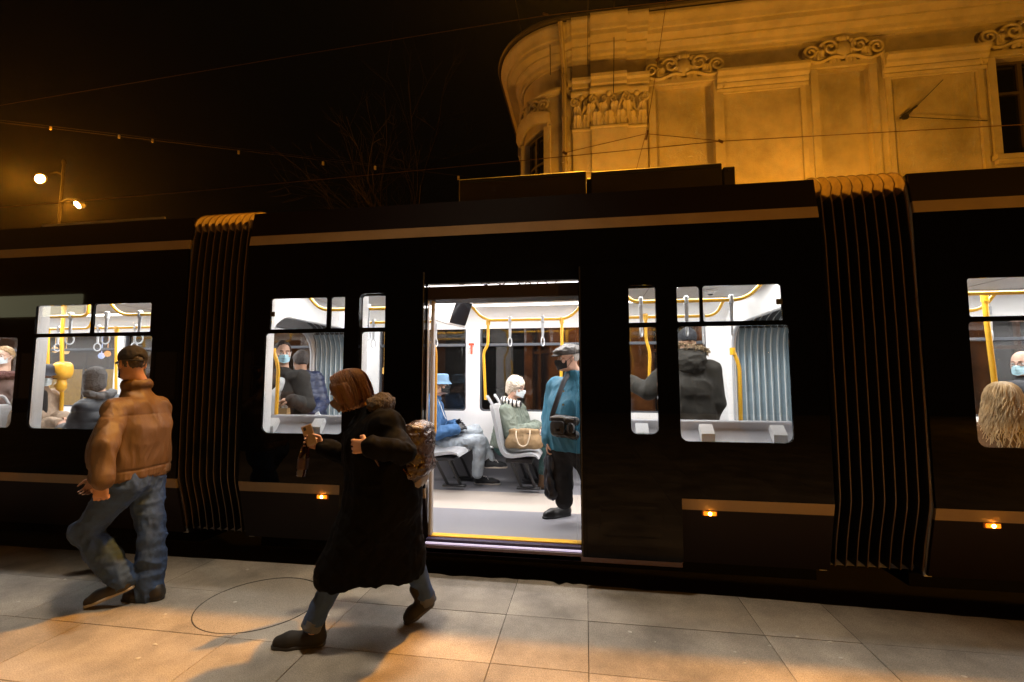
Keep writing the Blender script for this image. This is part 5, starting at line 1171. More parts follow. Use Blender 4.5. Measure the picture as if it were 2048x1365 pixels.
# --- passengers standing and sitting in the tram
def tidy_man():
    y = 4.72; J = joints(neck=at(566,736,y), shL=at(602,757,y-.02), shR=at(539,757,y+.02), chest=at(570,790,y), pelvis=at(572,875,y), elL=at(614,812,y-.08), wrL=at(584,801,y-.30), elR=at(528,815,y), wrR=at(540,850,y-.12))
    f = (.25,-.95,0); stand(J, f, FLOOR); hc = at(566,706,y-.02); hf = (.68,-.70,-.10)
    o, P, R = body('person standing in a dark coat over a white shirt, blue mask, carrying a paper bag', J, hc, hf, (0,0,1), skins('man b', (.55,.32,.22)), [('L',(-.75,-.3,.05),(0,.25,-1),.9,-1),('R',(0,-.2,-1),(1,0,0),.6,1)], .0075)
    hem = J['pelvis']+[0,0,-.45]; sk = [(J['pelvis'], hem, .16, .19)]
    c = jacket('coat', o, J, mat('dark_wool', (.020,.018,.016), .9, noise=(60,.3), bump=(140,.4)), 1.08, .022, hem, (0,0,-1), .010, folds(.007,(7,7,3.5),.003,3), 1.1, 0, sk, pre=lambda sd: (sd.cone(J['chest']+nz(f)*.13+[0,0,.2], J['chest']+nz(f)*.17+nz(J['shR']-J['shL'])*.10-[0,0,.5], .045, .09, .01, True), sd.cone(J['chest']+nz(f)*.15+nz(J['shR']-J['shL'])*.07+[0,0,.05], J['chest']+nz(f)*.17+nz(J['shR']-J['shL'])*.13-[0,0,.5], .06, .08, .01, True)))
    f_ = nz(f); w_ = nz(J['shR']-J['shL']); sd = SD(.03); fr = J['chest']+f_*.088
    sd.cone(fr+[0,0,.14]+w_*.0, fr-[0,0,.42]+w_*.10, .055, .10); sd.cone(fr+[0,0,.0]+w_*.07, fr-[0,0,.42]+w_*.12, .07, .09); sd.plane(J['neck']+f_*.04+w_*0, (0,0,1)); sd_obj('shirt', sd, .008, mat('white_shirt', (.72,.72,.74), .8), o, folds(.005,(10,10,5),.002))
    mb = MB()
    for k in range(6): p = fr+f_*.09+w_*.035+np.array([0,0,.04-.075*k]); mb.lathe([(.0005,-.002),(.005,-.002),(.005,.002)], p, 8, 1)
    mb.build('button', dark, c)
    trousers('trousers', o, J, blackcloth); shoes_under(J, f, o, leather, FLOOR)
    cap_hair(P, R, o, mat('hair_dark', (.022,.014,.010), .6, bump=(80,.5)), .011, -.03, .030); face_mask(P, R, hc, hf, o, blue_mask)
    # paper bag hanging from the fingers
    bc = J['wrL']+np.array([-.075,-.02,-.165]); t = thing('paper_bag', bc-[0,0,.085], 'small brown paper bag with twisted handles held by the masked man in a dark coat', 'bag')
    kr = mat('kraft_paper', (.46,.29,.13), .8, noise=(8,.1)); mb = MB(); zz = (-.085,-.03,.03,.085); G = np.array([[bc+[x*(1-.04*i), yy*(1-.12*i), z] for x, yy in ((-.06,-.04),(-.02,-.043),(.02,-.043),(.06,-.04),(.063,0),(.06,.04),(-.06,.04),(-.063,0))] for i, z in enumerate(zz)]); mb.grid(G, True); mb.F.append(list(range(8))); mb.build('bag_body', kr, t)
    for q in (-.028,.028): mb = MB(); mb.tube([bc+[-.03,q,.08], bc+[-.022,q*.6,.12], bc+[0,q*.2,.145], bc+[.022,q*.6,.12], bc+[.03,q,.08]], .0035, 6); mb.build('bag_handle', kr, t, True)
    mb = MB(); mb.box(bc+[-.02,-.012,.06], bc+[.035,.012,.118]); mb.build('napkin', mat('paper_white', (.75,.75,.75), .8), t)
tidy_man()
def puffer_man():
    y = 5.2; J = joints(neck=at(604,748,y), shL=at(588,764,y-.14), shR=at(630,760,y+.12), chest=at(612,797,y), pelvis=at(612,880,y), elL=at(586,812,y-.22), wrL=at(580,850,y-.2), elR=at(642,806,y+.05), wrR=at(628,831,y-.28))
    f = (-.6,.75,0); stand(J, f, FLOOR); hc = at(601,724,y); hf = (-.80,.52,-.12)
    o, P, R = body('person in a navy puffer jacket seen from behind, grey hair and pale mask strap', J, hc, hf, (0,0,1), skins('man c', (.52,.29,.19)), [('L',(0,0,-1),(1,0,0),.5,1),('R',(-.35,-.4,-.2),(-.2,.3,-.8),.7,1)], .0085, eyeside=())
    jacket('puffer_jacket', o, J, mat('navy_nylon', (.009,.018,.06), .5, noise=(10,.2)), 1.12, .03, J['pelvis']+[0,0,-.12], (0,0,-1), .0085, lambda V, N: .010*np.sqrt(np.abs(np.sin(V[:,2]*42+.6*noise3(V*6))))-.004+.004*noise3(V*np.array((14,14,30))), 1.2, .05)
    trousers('trousers', o, J, blackcloth); shoes_under(J, f, o, leather, FLOOR)
    cap_hair(P, R, o, mat('hair_pepper', (.10,.085,.08), .7, noise=(90,.4), bump=(90,.6)), .016, -.055, .045); face_mask(P, R, hc, hf, o, pale_mask)
    c = J['wrR']+np.array([.05,-.05,-.03]); mb = MB(); R_ = roty(-.55)@rotz(.3); mb.box(c-[.065,.012,.05], c+[.065,.012,.05], .002, R_); t = tag(mb.build('paper_carton', MATS['paper_white'], None), 'white folded carton held low by the passenger in the navy puffer jacket', 'carton')
    mb = MB(); mb.box(c+[-.055,-.0135,.02], c+[.02,-.0122,.03], 0, R_, c); mb.build('carton_print', mat('print_ink', (.05,.05,.12), .6), t)
puffer_man()
def bucket_man():
    y = 5.66; J = joints(neck=at(868,793,y), shL=at(872,812,y+.17), shR=at(863,816,y-.18), chest=at(867,840,y), pelvis=at(852,888,y), elL=at(876,862,y+.2), wrL=at(910,850,y+.03), elR=at(868,868,y-.24), wrR=at(912,859,y-.12),
        knR=at(960,881,5.62), anR=at(955,946,5.62), knL=at(952,862,5.74), anL=at(979,918,5.72))
    sit(J, (1,0,0)); hc = at(883,770,y-.01); hf = (.95,-.28,.02)
    o, P, R = body('person seated with legs crossed in a blue hooded top, blue bucket hat and black mask', J, hc, hf, (0,0,1), skins('man d', (.55,.33,.24)), (), .0075)
    jacket('hooded_top', o, J, mat('blue_fleece', (.035,.105,.24), .85, noise=(7,.25)), 1.05, .022, J['pelvis']+[0,0,-.02], (-.3,0,-1), .009, folds(.008,(8,8,7),.003,4), 1.15, .05)
    mb = MB(); up = J['neck']+[.06,-.05,-.02]
    mb.tube([up, up+[.05,-.02,-.09], up+[.10,-.04,-.20], up+[.13,-.03,-.26]], .005, 6); mb.build('drawstring', mat('cord_white', (.7,.7,.7), .7), o, True)
    pale = mat('pale_denim', (.36,.41,.46), .85, noise=(9,.25), bump=(260,.15)); trousers('jeans', o, J, pale, .010, .0075, folds(.010,(9,9,9),.003,6), .012)
    gl = mat('glove_leather', (.014,.014,.016), .3); sd = SD(.006); hand(sd, J['wrR']+[-.01,0,0], (.80,.35,.35), (-.2,.75,-.35), 1.08, .8, .2, 1); sd.cone(J['wrR']-[.04,0,0], J['wrR']+[.02,0,0], .035, .036, .01); sd_obj('glove', sd, .0055, gl, o)
    sd = SD(.006); hand(sd, J['wrL']+[.0,0,.01], (.80,-.35,.30), (-.2,-.75,-.3), 1.08, .75, .2, -1); sd.cone(J['wrL']-[.04,0,0], J['wrL']+[.02,0,0], .035, .036, .01); sd_obj('glove', sd, .0055, gl, o)
    sn = mat('trainer_black', (.016,.018,.022), .6); so = mat('trainer_sole', (.62,.56,.48), .6)
    def trainer(heel, toe):
        s_ = shoe('trainer', heel, toe, sn, o, so, -.01, 1.05, h=.006); d = nz(np.asarray(toe)-heel); mb = MB()
        for k in range(4): c = np.asarray(heel)+d*(.12+.03*k)+[0,0,.098-.012*k]; sdv = np.cross(d,(0,0,1))*.022; mb.tube([c-sdv, c+[0,0,.006], c+sdv], .003, 5)
        mb.tube([np.asarray(heel)+d*.12+[0,-.02,.10], np.asarray(heel)+d*.16+[0,-.045,.11], np.asarray(heel)+d*.19+[0,-.05,.07]], .0028, 5); mb.build('lace', MATS['cord_white'], s_, True)
    trainer(atz(949,968,FLOOR), atz(1000,970,FLOOR)); h2 = at(968,936,5.70); trainer(h2, h2+np.array([.29,.0,.005]))
    for S_ in 'LR': sd = SD(.01); sd.cone(J['an'+S_]+[0,0,.02], J['an'+S_]-[0,0,.05], .042, .040); sd_obj('sock', sd, .008, blackcloth, o)
    bh = mat('hat_denim', (.11,.20,.31), .85, noise=(12,.15)); mb = MB(); G = []
    for rx, ry, z in ((.001,.001,.142),(.05,.065,.141),(.078,.098,.134),(.086,.108,.118),(.089,.112,.055),(.118,.142,.018),(.124,.150,.008),(.122,.148,.004),(.088,.111,.045)): G.append([P(rx*math.cos(a), -.012+ry*math.sin(a), z) for a in np.linspace(0, 2*math.pi, 28, endpoint=False)])
    mb.grid(np.array(G), True); mb.build('bucket_hat', bh, o, 60); face_mask(P, R, hc, hf, o, black_mask)
    cap_hair(P, R, o, MATS['hair_dark'], .006, -.05, .01)
bucket_man()
def old_lady():
    y = 5.74; J = joints(neck=at(1022,802,y), shL=at(1036,822,y+.17), shR=at(1008,826,y-.18), chest=at(1021,850,y), pelvis=at(1013,890,y), elL=at(1052,856,y+.2), wrL=at(1074,853,y+.02), elR=at(1024,868,y-.25), wrR=at(1067,858,y-.16),
        knR=at(1097,884,5.62), anR=at(1087,942,5.64), knL=at(1102,882,5.85), anL=at(1096,935,5.85))
    sit(J, (1,0,0)); hc = at(1033,776,y-.02); hf = (.93,-.34,-.14)
    o, P, R = body('person seated with short white curly hair, glasses and pale mask in a grey green jacket', J, hc, hf, (0,0,1), skins('woman b', (.58,.36,.27)), [('R',(.75,.25,-.28),(-.1,.5,-.9),.7,1),('L',(.75,-.3,-.25),(0,-.4,-.9),.7,-1)], .0075)
    jk = jacket('jacket', o, J, mat('sage_cloth', (.135,.165,.135), .75, noise=(8,.15)), 1.08, .030, J['pelvis']+[0,0,-.03], (-.2,0,-1), .0085, folds(.010,(9,9,6),.004,8), 1.22, .0)
    st = mat('striped_knit', (.7,.7,.7), .9); nt_ = st.node_tree; wv = nt_.nodes.new('ShaderNodeTexWave'); wv.inputs['Scale'].default_value = 7; wv.bands_direction = 'X'; rp = nt_.nodes.new('ShaderNodeValToRGB'); rp.color_ramp.interpolation = 'CONSTANT'; rp.color_ramp.elements[0].color = (.02,.02,.025,1); rp.color_ramp.elements[1].color = (.72,.71,.68,1); rp.color_ramp.elements[1].position = .42
    tc_ = nt_.nodes.new('ShaderNodeTexCoord'); nt_.links.new(tc_.outputs['Object'], wv.inputs['Vector']); nt_.links.new(wv.outputs[0], rp.inputs[0]); nt_.links.new(rp.outputs[0], nt_.nodes['Principled BSDF'].inputs['Base Color'])
    sd = SD(.02); n = J['neck']+np.array([.005,0,-.012])
    for i in range(14): a0, a1 = i/14*6.2832, (i+1)/14*6.2832; q = lambda a: n+np.array([.095*math.cos(a), .115*math.sin(a), -.03*math.cos(a)]); sd.cone(q(a0), q(a1), .034)
    sd_obj('knit_collar', sd, .008, st, jk, folds(.005,(25,25,25)))
    trousers('trousers', o, J, mat('teal_denim', (.045,.105,.105), .85, noise=(30,.5)), .01, .009, None, .01)
    bt = mat('brown_boot', (.11,.055,.022), .7, noise=(20,.3))
    for S_, a in (('R',(1058,957)),('L',(1072,949))): p = atz(*a, FLOOR); p = np.array([J['an'+S_][0]-.06, J['an'+S_][1], FLOOR]); shoe('boot', p, p+[.27,-.02,0], bt, o, dark, .08, 1.1)
    hm = mat('white_hair', (.62,.54,.44), .7, bump=(60,.6)); f, r, u = R[:,1], R[:,0], R[:,2]
    sd = SD(.02); sd.ell(P(0,-.022,.042), (.097,.112,.106), R); sd.ell(P(0,-.075,-.03), (.075,.055,.075), R); sd.ell(P(0,.125,-.025), (.068,.075,.085), R, .02, True)
    sd_obj('hair', sd, .006, hm, o, lambda V, N: .013*np.abs(noise3(V*42))+.007*noise3(V*85)+.004)
    face_mask(P, R, hc, hf, o, pale_mask, 1.0)
    spectacles(P, o)
    # tan handbag standing on the empty aisle seat
    hb = at(1048,897,5.34); t = thing('handbag', hb, 'tan canvas handbag with cream handles on the aisle seat', 'handbag'); tm = mat('tan_bag', (.30,.195,.095), .7, noise=(6,.15)); cr = mat('cream_strap', (.66,.53,.38), .5)
    sd = SD(.03)
    for z, hw, r in ((.03,.155,.055),(.10,.150,.055),(.20,.145,.022)): sd.cone(hb+[-hw,0,z], hb+[hw,0,z], r, r, .08)
    sd.plane(hb+[0,0,.225], (.08,0,1)); sd.plane(hb+[0,0,.002], (0,0,-1)); sd_obj('bag_body', sd, .008, tm, t, folds(.008,(9,9,6),.002,9))
    for q, dy in ((0,-.06),(0,.05)): mb = MB(); mb.tube(smooth_path([hb+[-.085,dy*.6,.20], hb+[-.085,dy*1.2,.15], hb+[-.05,dy*1.5,.055], hb+[0,dy*1.55,.03], hb+[.05,dy*1.5,.055], hb+[.075,dy*1.2,.15], hb+[.075,dy*.6,.21]], 6, .05), .0075, 8); mb.build('bag_handle', cr, t, True)
    mb = MB(); mb.box(hb+[-.10,-.032,.17], hb+[.095,-.026,.176]); mb.build('bag_seam', dark, t)
def spectacles(P, par):
    mb = MB(); a = np.linspace(0, 2*math.pi, 17)
    for q in (-1,1):
        mb.tube([P(q*.033+.024*math.cos(t), .106-.012*abs(math.cos(t)*.5+q*.5)*q*q, -.002+.018*math.sin(t)) for t in a], .0024, 5, False); mb.tube([P(q*.057,.100,.004), P(q*.078,.04,.006), P(q*.083,-.01,.002)], .0024, 5)
    mb.tube([P(-.009,.107,.002), P(.009,.107,.002)], .002, 5); mb.build('spectacles', mat('black_frame', (.015,.012,.012), .3), par, True)
old_lady()
def teal_man():
    y = 4.32; J = joints(neck=at(1150,748,y), shL=at(1190,775,y-.08), shR=at(1112,775,y+.10), chest=at(1148,808,y), pelvis=at(1146,892,y+.02), belly=at(1150,850,y-.02), elL=at(1204,835,y-.1), wrL=at(1192,880,y-.2), elR=at(1101,835,y+.12), wrR=at(1098,880,y+.02),
        hipL=at(1163,905,y-.04), hipR=at(1122,905,y+.06), knL=at(1186,962,y-.02), anL=at(1206,1012,y+.05), knR=at(1124,955,y+.03), anR=at(1128,1000,y+.02))
    hc = at(1136,717,y-.03); hf = (-.90,-.40,-.04)
    o, P, R = body('person standing in the doorway in a teal jacket, grey flat cap and black mask', J, hc, hf, (0,0,1), skins('man e', (.56,.33,.23)), [('R',(-.05,-.1,-1),(.8,-.3,0),.75,-1),('L',(0,0,-1),(-1,0,0),.5,1)], .007, 1.15)
    tl = mat('teal_cloth', (.022,.14,.22), .7, noise=(7,.15)); j = jacket('jacket', o, J, tl, 1.2, .022, J['pelvis']+[0,0,-.03], (0,0,-1), .0085, folds(.008,(10,10,2.6),.003,10), 1.15, .05)
    bt = mat('brass', (.45,.33,.12), .3, 1); mb = MB(); fd = nz((-.45,-.9,0))
    for k in range(4): p = J['chest']+fd*(.195+.01*k)+np.array([0,0,.12-.12*k]); mb.lathe([(.0005,-.006),(.009,-.005),(.009,.003)], p, 10, 1)
    mb.build('snap', bt, j)
    trousers('trousers', o, J, mat('dark_trousers', (.013,.013,.015), .85, noise=(9,.2)), .02, .009, folds(.008,(9,9,6),.003,11), .014, 1.1)
    shoe('shoe', atz(1140,1030,FLOOR), atz(1087,1038,FLOOR), leather, o, None, .05, 1.12); p = J['anL'].copy(); p[2] = FLOOR; shoe('shoe', p+[.03,.07,0], p+[.02,-.22,0], leather, o)
    # flat cap
    cm = mat('cap_leather', (.075,.068,.062), .5, noise=(15,.2)); f, r, u = R[:,1], R[:,0], R[:,2]
    sd = SD(.03); sd.ell(P(0,-.015,.060), (.092,.112,.075), R); sd.ell(P(0,.060,.062), (.078,.085,.036), R); sd.ell(P(0,-.08,.06), (.07,.05,.05), R); sd.plane(P(0,0,.034), -u-f*.05); c = sd_obj('flat_cap', sd, .006, cm, o, folds(.003,(18,18,18),.001))
    mb = MB(); G = np.array([[P(v*.066*(1-.2*t*t), .085+.070*t*math.sqrt(max(0,1-.6*v*v)), .050-.014*v*v-.016*t+dz) for v in np.linspace(-1,1,13)] for dz, t in [(0,a) for a in np.linspace(0,1,6)]+[(-.006,a) for a in np.linspace(1,0,6)]]); mb.grid(G); mb.build('peak', cm, c, 50)
    cap_hair(P, R, o, mat('hair_white', (.45,.42,.38), .7), .003, -.05, -.01); face_mask(P, R, hc, hf, o, black_mask, pleats=False)
    # shoulder bag on its strap, and a limp black carrier bag
    bc = at(1129,850,y-.25); t = thing('shoulder_bag', bc-[0,0,.10], 'black leather shoulder bag with two flapped pockets across the teal jacket', 'bag'); fr = rotz(-.42)
    T = lambda x, yy, z: bc+fr@np.array([x,yy,z]); sd = SD(.02)
    for z in (-.07,.05): sd.cone(T(-.095,0,z), T(.10,0,z-.012), .038, .038, .06)
    sd_obj('bag_body', sd, .007, leather, t, folds(.004,(12,12,12),.001))
    for x0, x1, z0, z1 in ((-.115,.025,-.075,.035),(.045,.115,-.07,.025)):
        mb = MB(); G = []
        for yy, ins in ((-.035,0),(-.058,.004),(-.062,.016)): G.append([T(u, yy, v) for u, v in rrect(x0+ins, x1-ins, z0+ins, z1-ins, .03, 4)])
        mb.grid(np.array(G), True); mb.F.append([mb.n-20+i for i in range(20)]); mb.build('pocket', mat('grained_leather', (.03,.03,.032), .38), t, 50)
    mb = MB(); mb.tube([T(-.11,-.052,.065), T(0,-.056,.07), T(.11,-.05,.055)], .005, 6); mb.build('zip', mat('steel', (.5,.5,.5), .3, 1), t, True)
    mb = MB(); mb.box(T(-.045,-.066,-.052), T(-.012,-.0635,-.034)); mb.build('bag_badge', mat('badge', (.55,.30,.18), .4), t)
    sp = [T(-.125,0,.03), at(1104,832,y-.22), at(1117,792,y-.21), at(1130,757,y-.135), at(1143,744,y-.03), at(1160,748,y+.1)]
    mb = MB(); mb.tube(smooth_path(sp, 6, .06), .022, 8, True, .35); mb.build('strap', mat('strap_web', (.06,.06,.065), .7), t, True)
    pb_ = at(1098,900,y+.0); t = thing('plastic_bag', pb_-[0,0,.42], 'limp black plastic bag hanging from the hand of the man in the teal jacket', 'bag'); pm_ = mat('black_film', (.020,.023,.032), .30)
    sd = SD(.03); sd.cone(pb_+[.005,0,.02], pb_+[.01,0,-.10], .014, .035); sd.cone(pb_+[.0,0,-.10], pb_+[.025,0,-.38], .040, .065); sd.cone(pb_+[.04,.03,-.12], pb_+[.06,.02,-.36], .03, .055); sd_obj('bag_body', sd, .007, pm_, t, folds(.014,(26,26,3.5),.005,12))
    mb = MB(); mb.tube([pb_+[-.005,0,.0], pb_+[-.012,-.01,.05], pb_+[.015,-.01,.065], pb_+[.02,0,.0]], .006, 6); mb.build('bag_handle', pm_, t, True)
teal_man()
def parka_man():
    y = 4.78; J = joints(neck=at(1378,716,y), shL=at(1336,742,y), shR=at(1420,742,y-.02), chest=at(1378,775,y), pelvis=at(1380,865,y), elL=at(1298,782,y+.02), wrL=at(1258,765,y+.22), elR=at(1430,806,y-.04), wrR=at(1416,846,y+.12))
    stand(J, (0,1,0), FLOOR); hc = at(1374,684,y+.05); hf = (-.12,.98,-.05)
    o, P, R = body('person seen from behind in a dark olive parka with a fur trimmed hood', J, hc, hf, (0,0,1), skins('man f', (.5,.3,.2)), [('L',(-.8,.5,.05),(0,.3,-1),.9,1),('R',(-.2,.6,-.6),(-.8,0,0),.6,1)], .009, eyeside=())
    hem = J['pelvis']+[0,0,-.26]; pk = jacket('parka', o, J, mat('olive_cloth', (.019,.016,.011), .8, noise=(7,.15), bump=(200,.15)), 1.15, .030, hem, (0,0,-1), .0095, folds(.008,(6,6,3.5),.003,13), 1.2, 0, [(J['pelvis'], hem, .19, .20)])
    sd = SD(.03); n = J['neck']; sd.ell(n+[0,-.11,-.04], (.140,.08,.125)); sd.ell(n+[0,-.05,.025], (.145,.12,.07)); hd_ = sd_obj('hood', sd, .009, MATS['olive_cloth'], pk, folds(.008,(10,10,10),.003))
    fm = mat('fur', (.30,.22,.13), .9, noise=(60,.6)); mb = MB(); rng = np.random.default_rng(11)
    for k in range(900):
        a = rng.uniform(0, 2*math.pi); c = n+np.array([.145*math.cos(a), -.03+.12*math.sin(a), .085-.02*math.sin(a)-.03*math.cos(a)]); d = nz(np.array([math.cos(a), math.sin(a), .25])+rng.normal(0,.55,3)); L = rng.uniform(.028,.058)
        b = c+rng.normal(0,.010,3); q = nz(np.cross(d, rng.normal(0,1,3)))*.0042; mb.add([b-q, b+q, b+d*L*.6+q*.6+[0,0,-.004], b+d*L+[0,0,-.012], b+d*L*.6-q*.6], [[0,1,2,4],[4,2,3]])
    mb.build('fur_trim', fm, hd_)
    trousers('trousers', o, J, blackcloth); shoes_under(J, (0,1,0), o, leather, FLOOR)
    sd = SD(.02); sd.ell(P(0,-.012,.045), (.088,.110,.100), R); sd.plane(P(0,0,.0), -R[:,2]); sd_obj('beanie', sd, .007, mat('beanie_knit', (.022,.024,.03), .9, bump=(90,.8)), o)
parka_man()
def beige_man():
    y = 4.50; J = joints(neck=at(77,777,y), shL=at(99,797,y+.17), shR=at(52,802,y-.17), chest=at(69,832,y), pelvis=at(55,895,y), elL=at(105,838,y+.22), wrL=at(126,838,y+.05), elR=at(60,862,y-.24), wrR=at(108,848,y-.12))
    sit(J, (1,0,0)); hc = at(88,752,y); hf = (.93,-.36,-.14)
    o, P, R = body('person seated in a beige coat and dark brimmed hat in the left car', J, hc, hf, (0,0,1), skins('man g', (.55,.32,.23)), [('R',(.85,.15,.1),(0,.4,-.9),.6,1),('L',(.85,-.2,.0),(0,-.4,-.9),.6,-1)], .008, hs=1.0)
    c = jacket('coat', o, J, mat('beige_wool', (.34,.25,.18), .85, noise=(20,.15)), 1.1, .030, J['pelvis']+[0,0,-.08], (-.1,0,-1), .010, folds(.010,(8,8,6),.003,14), 1.25, .05)
    sd = SD(.03); sd.cone(J['neck']+[.08,-.03,-.07], J['pelvis']+[.17,-.03,.10], .06, .09); sd_obj('waistcoat', sd, .01, blackcloth, o)
    trousers('trousers', o, J, mat('stripe_trouser', (.12,.12,.13), .8, noise=(40,.6))); shoes_under(J, (1,0,0), o, leather, FLOOR)
    mb = MB(); G = []
    for rx, ry, z in ((.001,.001,.135),(.05,.065,.136),(.075,.098,.125),(.086,.110,.09),(.088,.112,.052),(.105,.145,.042),(.108,.150,.036),(.086,.110,.030)): G.append([P(rx*math.cos(a), .0+ry*math.sin(a), z-.018*max(0,math.sin(a))*(rx > .1)) for a in np.linspace(0, 2*math.pi, 26, endpoint=False)])
    mb.grid(np.array(G), True); mb.build('hat', mat('hat_dark', (.022,.024,.034), .8), o, 60)
    cap_hair(P, R, o, MATS['hair_pepper'], .005, -.05, .0); face_mask(P, R, hc, hf, o, pale_mask)
    seat(y, J['pelvis'][0]+.30, 1)
beige_man()
def hooded():
    y = 4.24; J = joints(neck=at(200,788,y), shL=at(172,818,y-.14), shR=at(222,806,y+.16), chest=at(196,842,y), pelvis=at(204,905,y), elL=at(150,862,y-.16), wrL=at(126,862,y+.05), elR=at(210,850,y+.25), wrR=at(160,862,y+.2))
    sit(J, (-1,.25,0)); hc = at(190,760,y); hf = (-.80,.58,-.12)
    o, P, R = body('person with a grey knitted hood and dark padded jacket behind the left car window', J, hc, hf, (0,0,1), skins('person h', (.5,.3,.2)), [('L',(-.8,.3,0),(0,.4,-.9),.6,1),('R',(-.8,-.2,0),(0,-.4,-.9),.6,1)], .009, eyeside=())
    jacket('jacket', o, J, mat('slate_nylon', (.045,.05,.06), .5, noise=(8,.3)), 1.1, .03, J['pelvis']+[0,0,-.05], (0,0,-1), .010, lambda V, N: .010*np.sqrt(np.abs(np.sin(V[:,2]*30)))+.006*noise3(V*12)-.004, 1.2, 0)
    sd = SD(.03); sd.ell(P(0,-.016,.035), (.100,.122,.112), R); sd.ell(P(0,-.05,-.06), (.095,.09,.10), R); sd.ell(P(0,.14,-.02), (.062,.07,.10), R, .03, True); hd_ = sd_obj('hood', sd, .008, mat('grey_knit', (.11,.105,.105), .9, bump=(70,.8)), o, folds(.004,(14,14,14),.002))
    sd = SD(.02)
    for i in range(10): a0, a1 = i/10*6.2832, (i+1)/10*6.2832; q = lambda a: J['neck']+np.array([.10*math.cos(a), .10*math.sin(a), -.005+.02*math.sin(a*2)]); sd.cone(q(a0), q(a1), .036)
    sd_obj('hood_folds', sd, .009, mat('hood_cloth', (.16,.16,.165), .85), hd_, folds(.008,(18,18,18)))
    trousers('trousers', o, J, denim); shoes_under(J, (-1,.25,0), o, leather, FLOOR); seat(y, J['pelvis'][0]-.30, -1)
hooded()
def blonde():
    y = 5.0; J = joints(neck=at(8,748,y), shL=at(40,778,y+.02), shR=at(-30,775,y), chest=at(6,810,y), pelvis=at(2,885,y), elL=at(50,840,y-.05), wrL=at(25,868,y-.22), elR=at(-45,840,y), wrR=at(-15,868,y-.2))
    sit(J, (.3,-.95,0)); hc = at(8,713,y); hf = (.42,-.90,-.04)
    o, P, R = body('person with blond hair and a pale mask at the far left window', J, hc, hf, (0,0,1), skins('woman c', (.62,.40,.30)), (), .008)
    jacket('coat', o, J, mat('brown_coat', (.10,.06,.05), .85), 1.0, .02, J['pelvis']+[0,0,-.1], (0,0,-1), .011, None, 1.1, .06)
    sd = SD(.03)
    for i in range(10): a0, a1 = i/10*6.2832, (i+1)/10*6.2832; q = lambda a: J['neck']+np.array([.09*math.cos(a), .09*math.sin(a), -.02]); sd.cone(q(a0), q(a1), .045)
    sd_obj('scarf', sd, .009, mat('maroon_scarf', (.11,.045,.04), .9, bump=(50,.9)), o, folds(.008,(25,25,25)))
    trousers('trousers', o, J, blackcloth); shoes_under(J, (.3,-.95,0), o, leather, FLOOR)
    cap_hair(P, R, o, mat('blond_hair', (.42,.27,.13), .5, bump=(60,.6,(3,3,.6))), .014, -.09, .052); face_mask(P, R, hc, hf, o, pale_mask); seat(y, J['pelvis'][0]+.05, 1)
blonde()
def curly():
    y = 4.14; J = joints(neck=at(2008,838,y), shL=at(1962,872,y+.08), shR=at(2062,872,y-.06), chest=at(2012,905,y), pelvis=at(2012,975,y), elL=at(1952,935,y+.1), wrL=at(1985,965,y+.25), elR=at(2085,935,y-.05), wrR=at(2060,965,y+.18))
    sit(J, (.35,.9,0)); hc = at(2006,803,y+.02); hf = (.55,.83,-.1)
    o, P, R = body('person with long curly fair hair seen from behind at the right hand window', J, hc, hf, (0,0,1), skins('woman d', (.6,.38,.28)), (), .009, eyeside=())
    pl_m = mat('plaid_coat', (.16,.075,.03), .85, noise=(5,.4)); jacket('coat', o, J, pl_m, 1.05, .025, J['pelvis']+[0,0,-.12], (0,0,-1), .010, None, 1.15, .06)
    trousers('trousers', o, J, blackcloth); shoes_under(J, (.35,.9,0), o, leather, FLOOR)
    hm = mat('curly_hair', (.62,.43,.22), .45, noise=(12,.3)); sd = SD(.03); sd.ell(P(0,-.022,.036), (.092,.112,.098), R); sd.ell(P(0,-.07,-.09), (.105,.075,.13), R)
    h_ = sd_obj('hair', sd, .008, hm, o, lambda V, N: .012*noise3(V*np.array((30,30,12)))+.006*noise3(V*60)); rng = np.random.default_rng(5); mb = MB()
    for k in range(330):
        a = rng.uniform(-2.5, 2.5); q = rng.uniform(.95, 1.12); e0 = rng.uniform(.2, 1.4); T = []; ph = rng.uniform(0, 6); L = rng.uniform(.16, .34); cf = rng.uniform(35, 60)
        for t in np.linspace(0, 1, 15):
            s_ = t*(.15+L); el = e0-s_/.105
            if el > 0: b = [.098*q*math.sin(a)*math.cos(el), -.024-.118*q*math.cos(a)*math.cos(el), .036+.104*q*math.sin(el)]
            else: b = [.098*q*math.sin(a)*(1+.35*min(1,-el*.4)), -.024-.118*q*math.cos(a)*(1+.10*min(1,-el)), .036+el*.105]
            wv = .012*min(1, t*2); T.append(P(b[0]+wv*math.sin(cf*s_+ph), b[1]+wv*math.cos(cf*s_+ph), b[2]))
        mb.tube(T, np.linspace(.0055, .0018, 15), 4)
    mb.build('curl', hm, h_, True)
    seat(y+.02, J['pelvis'][0]-.28, -1)
curly()
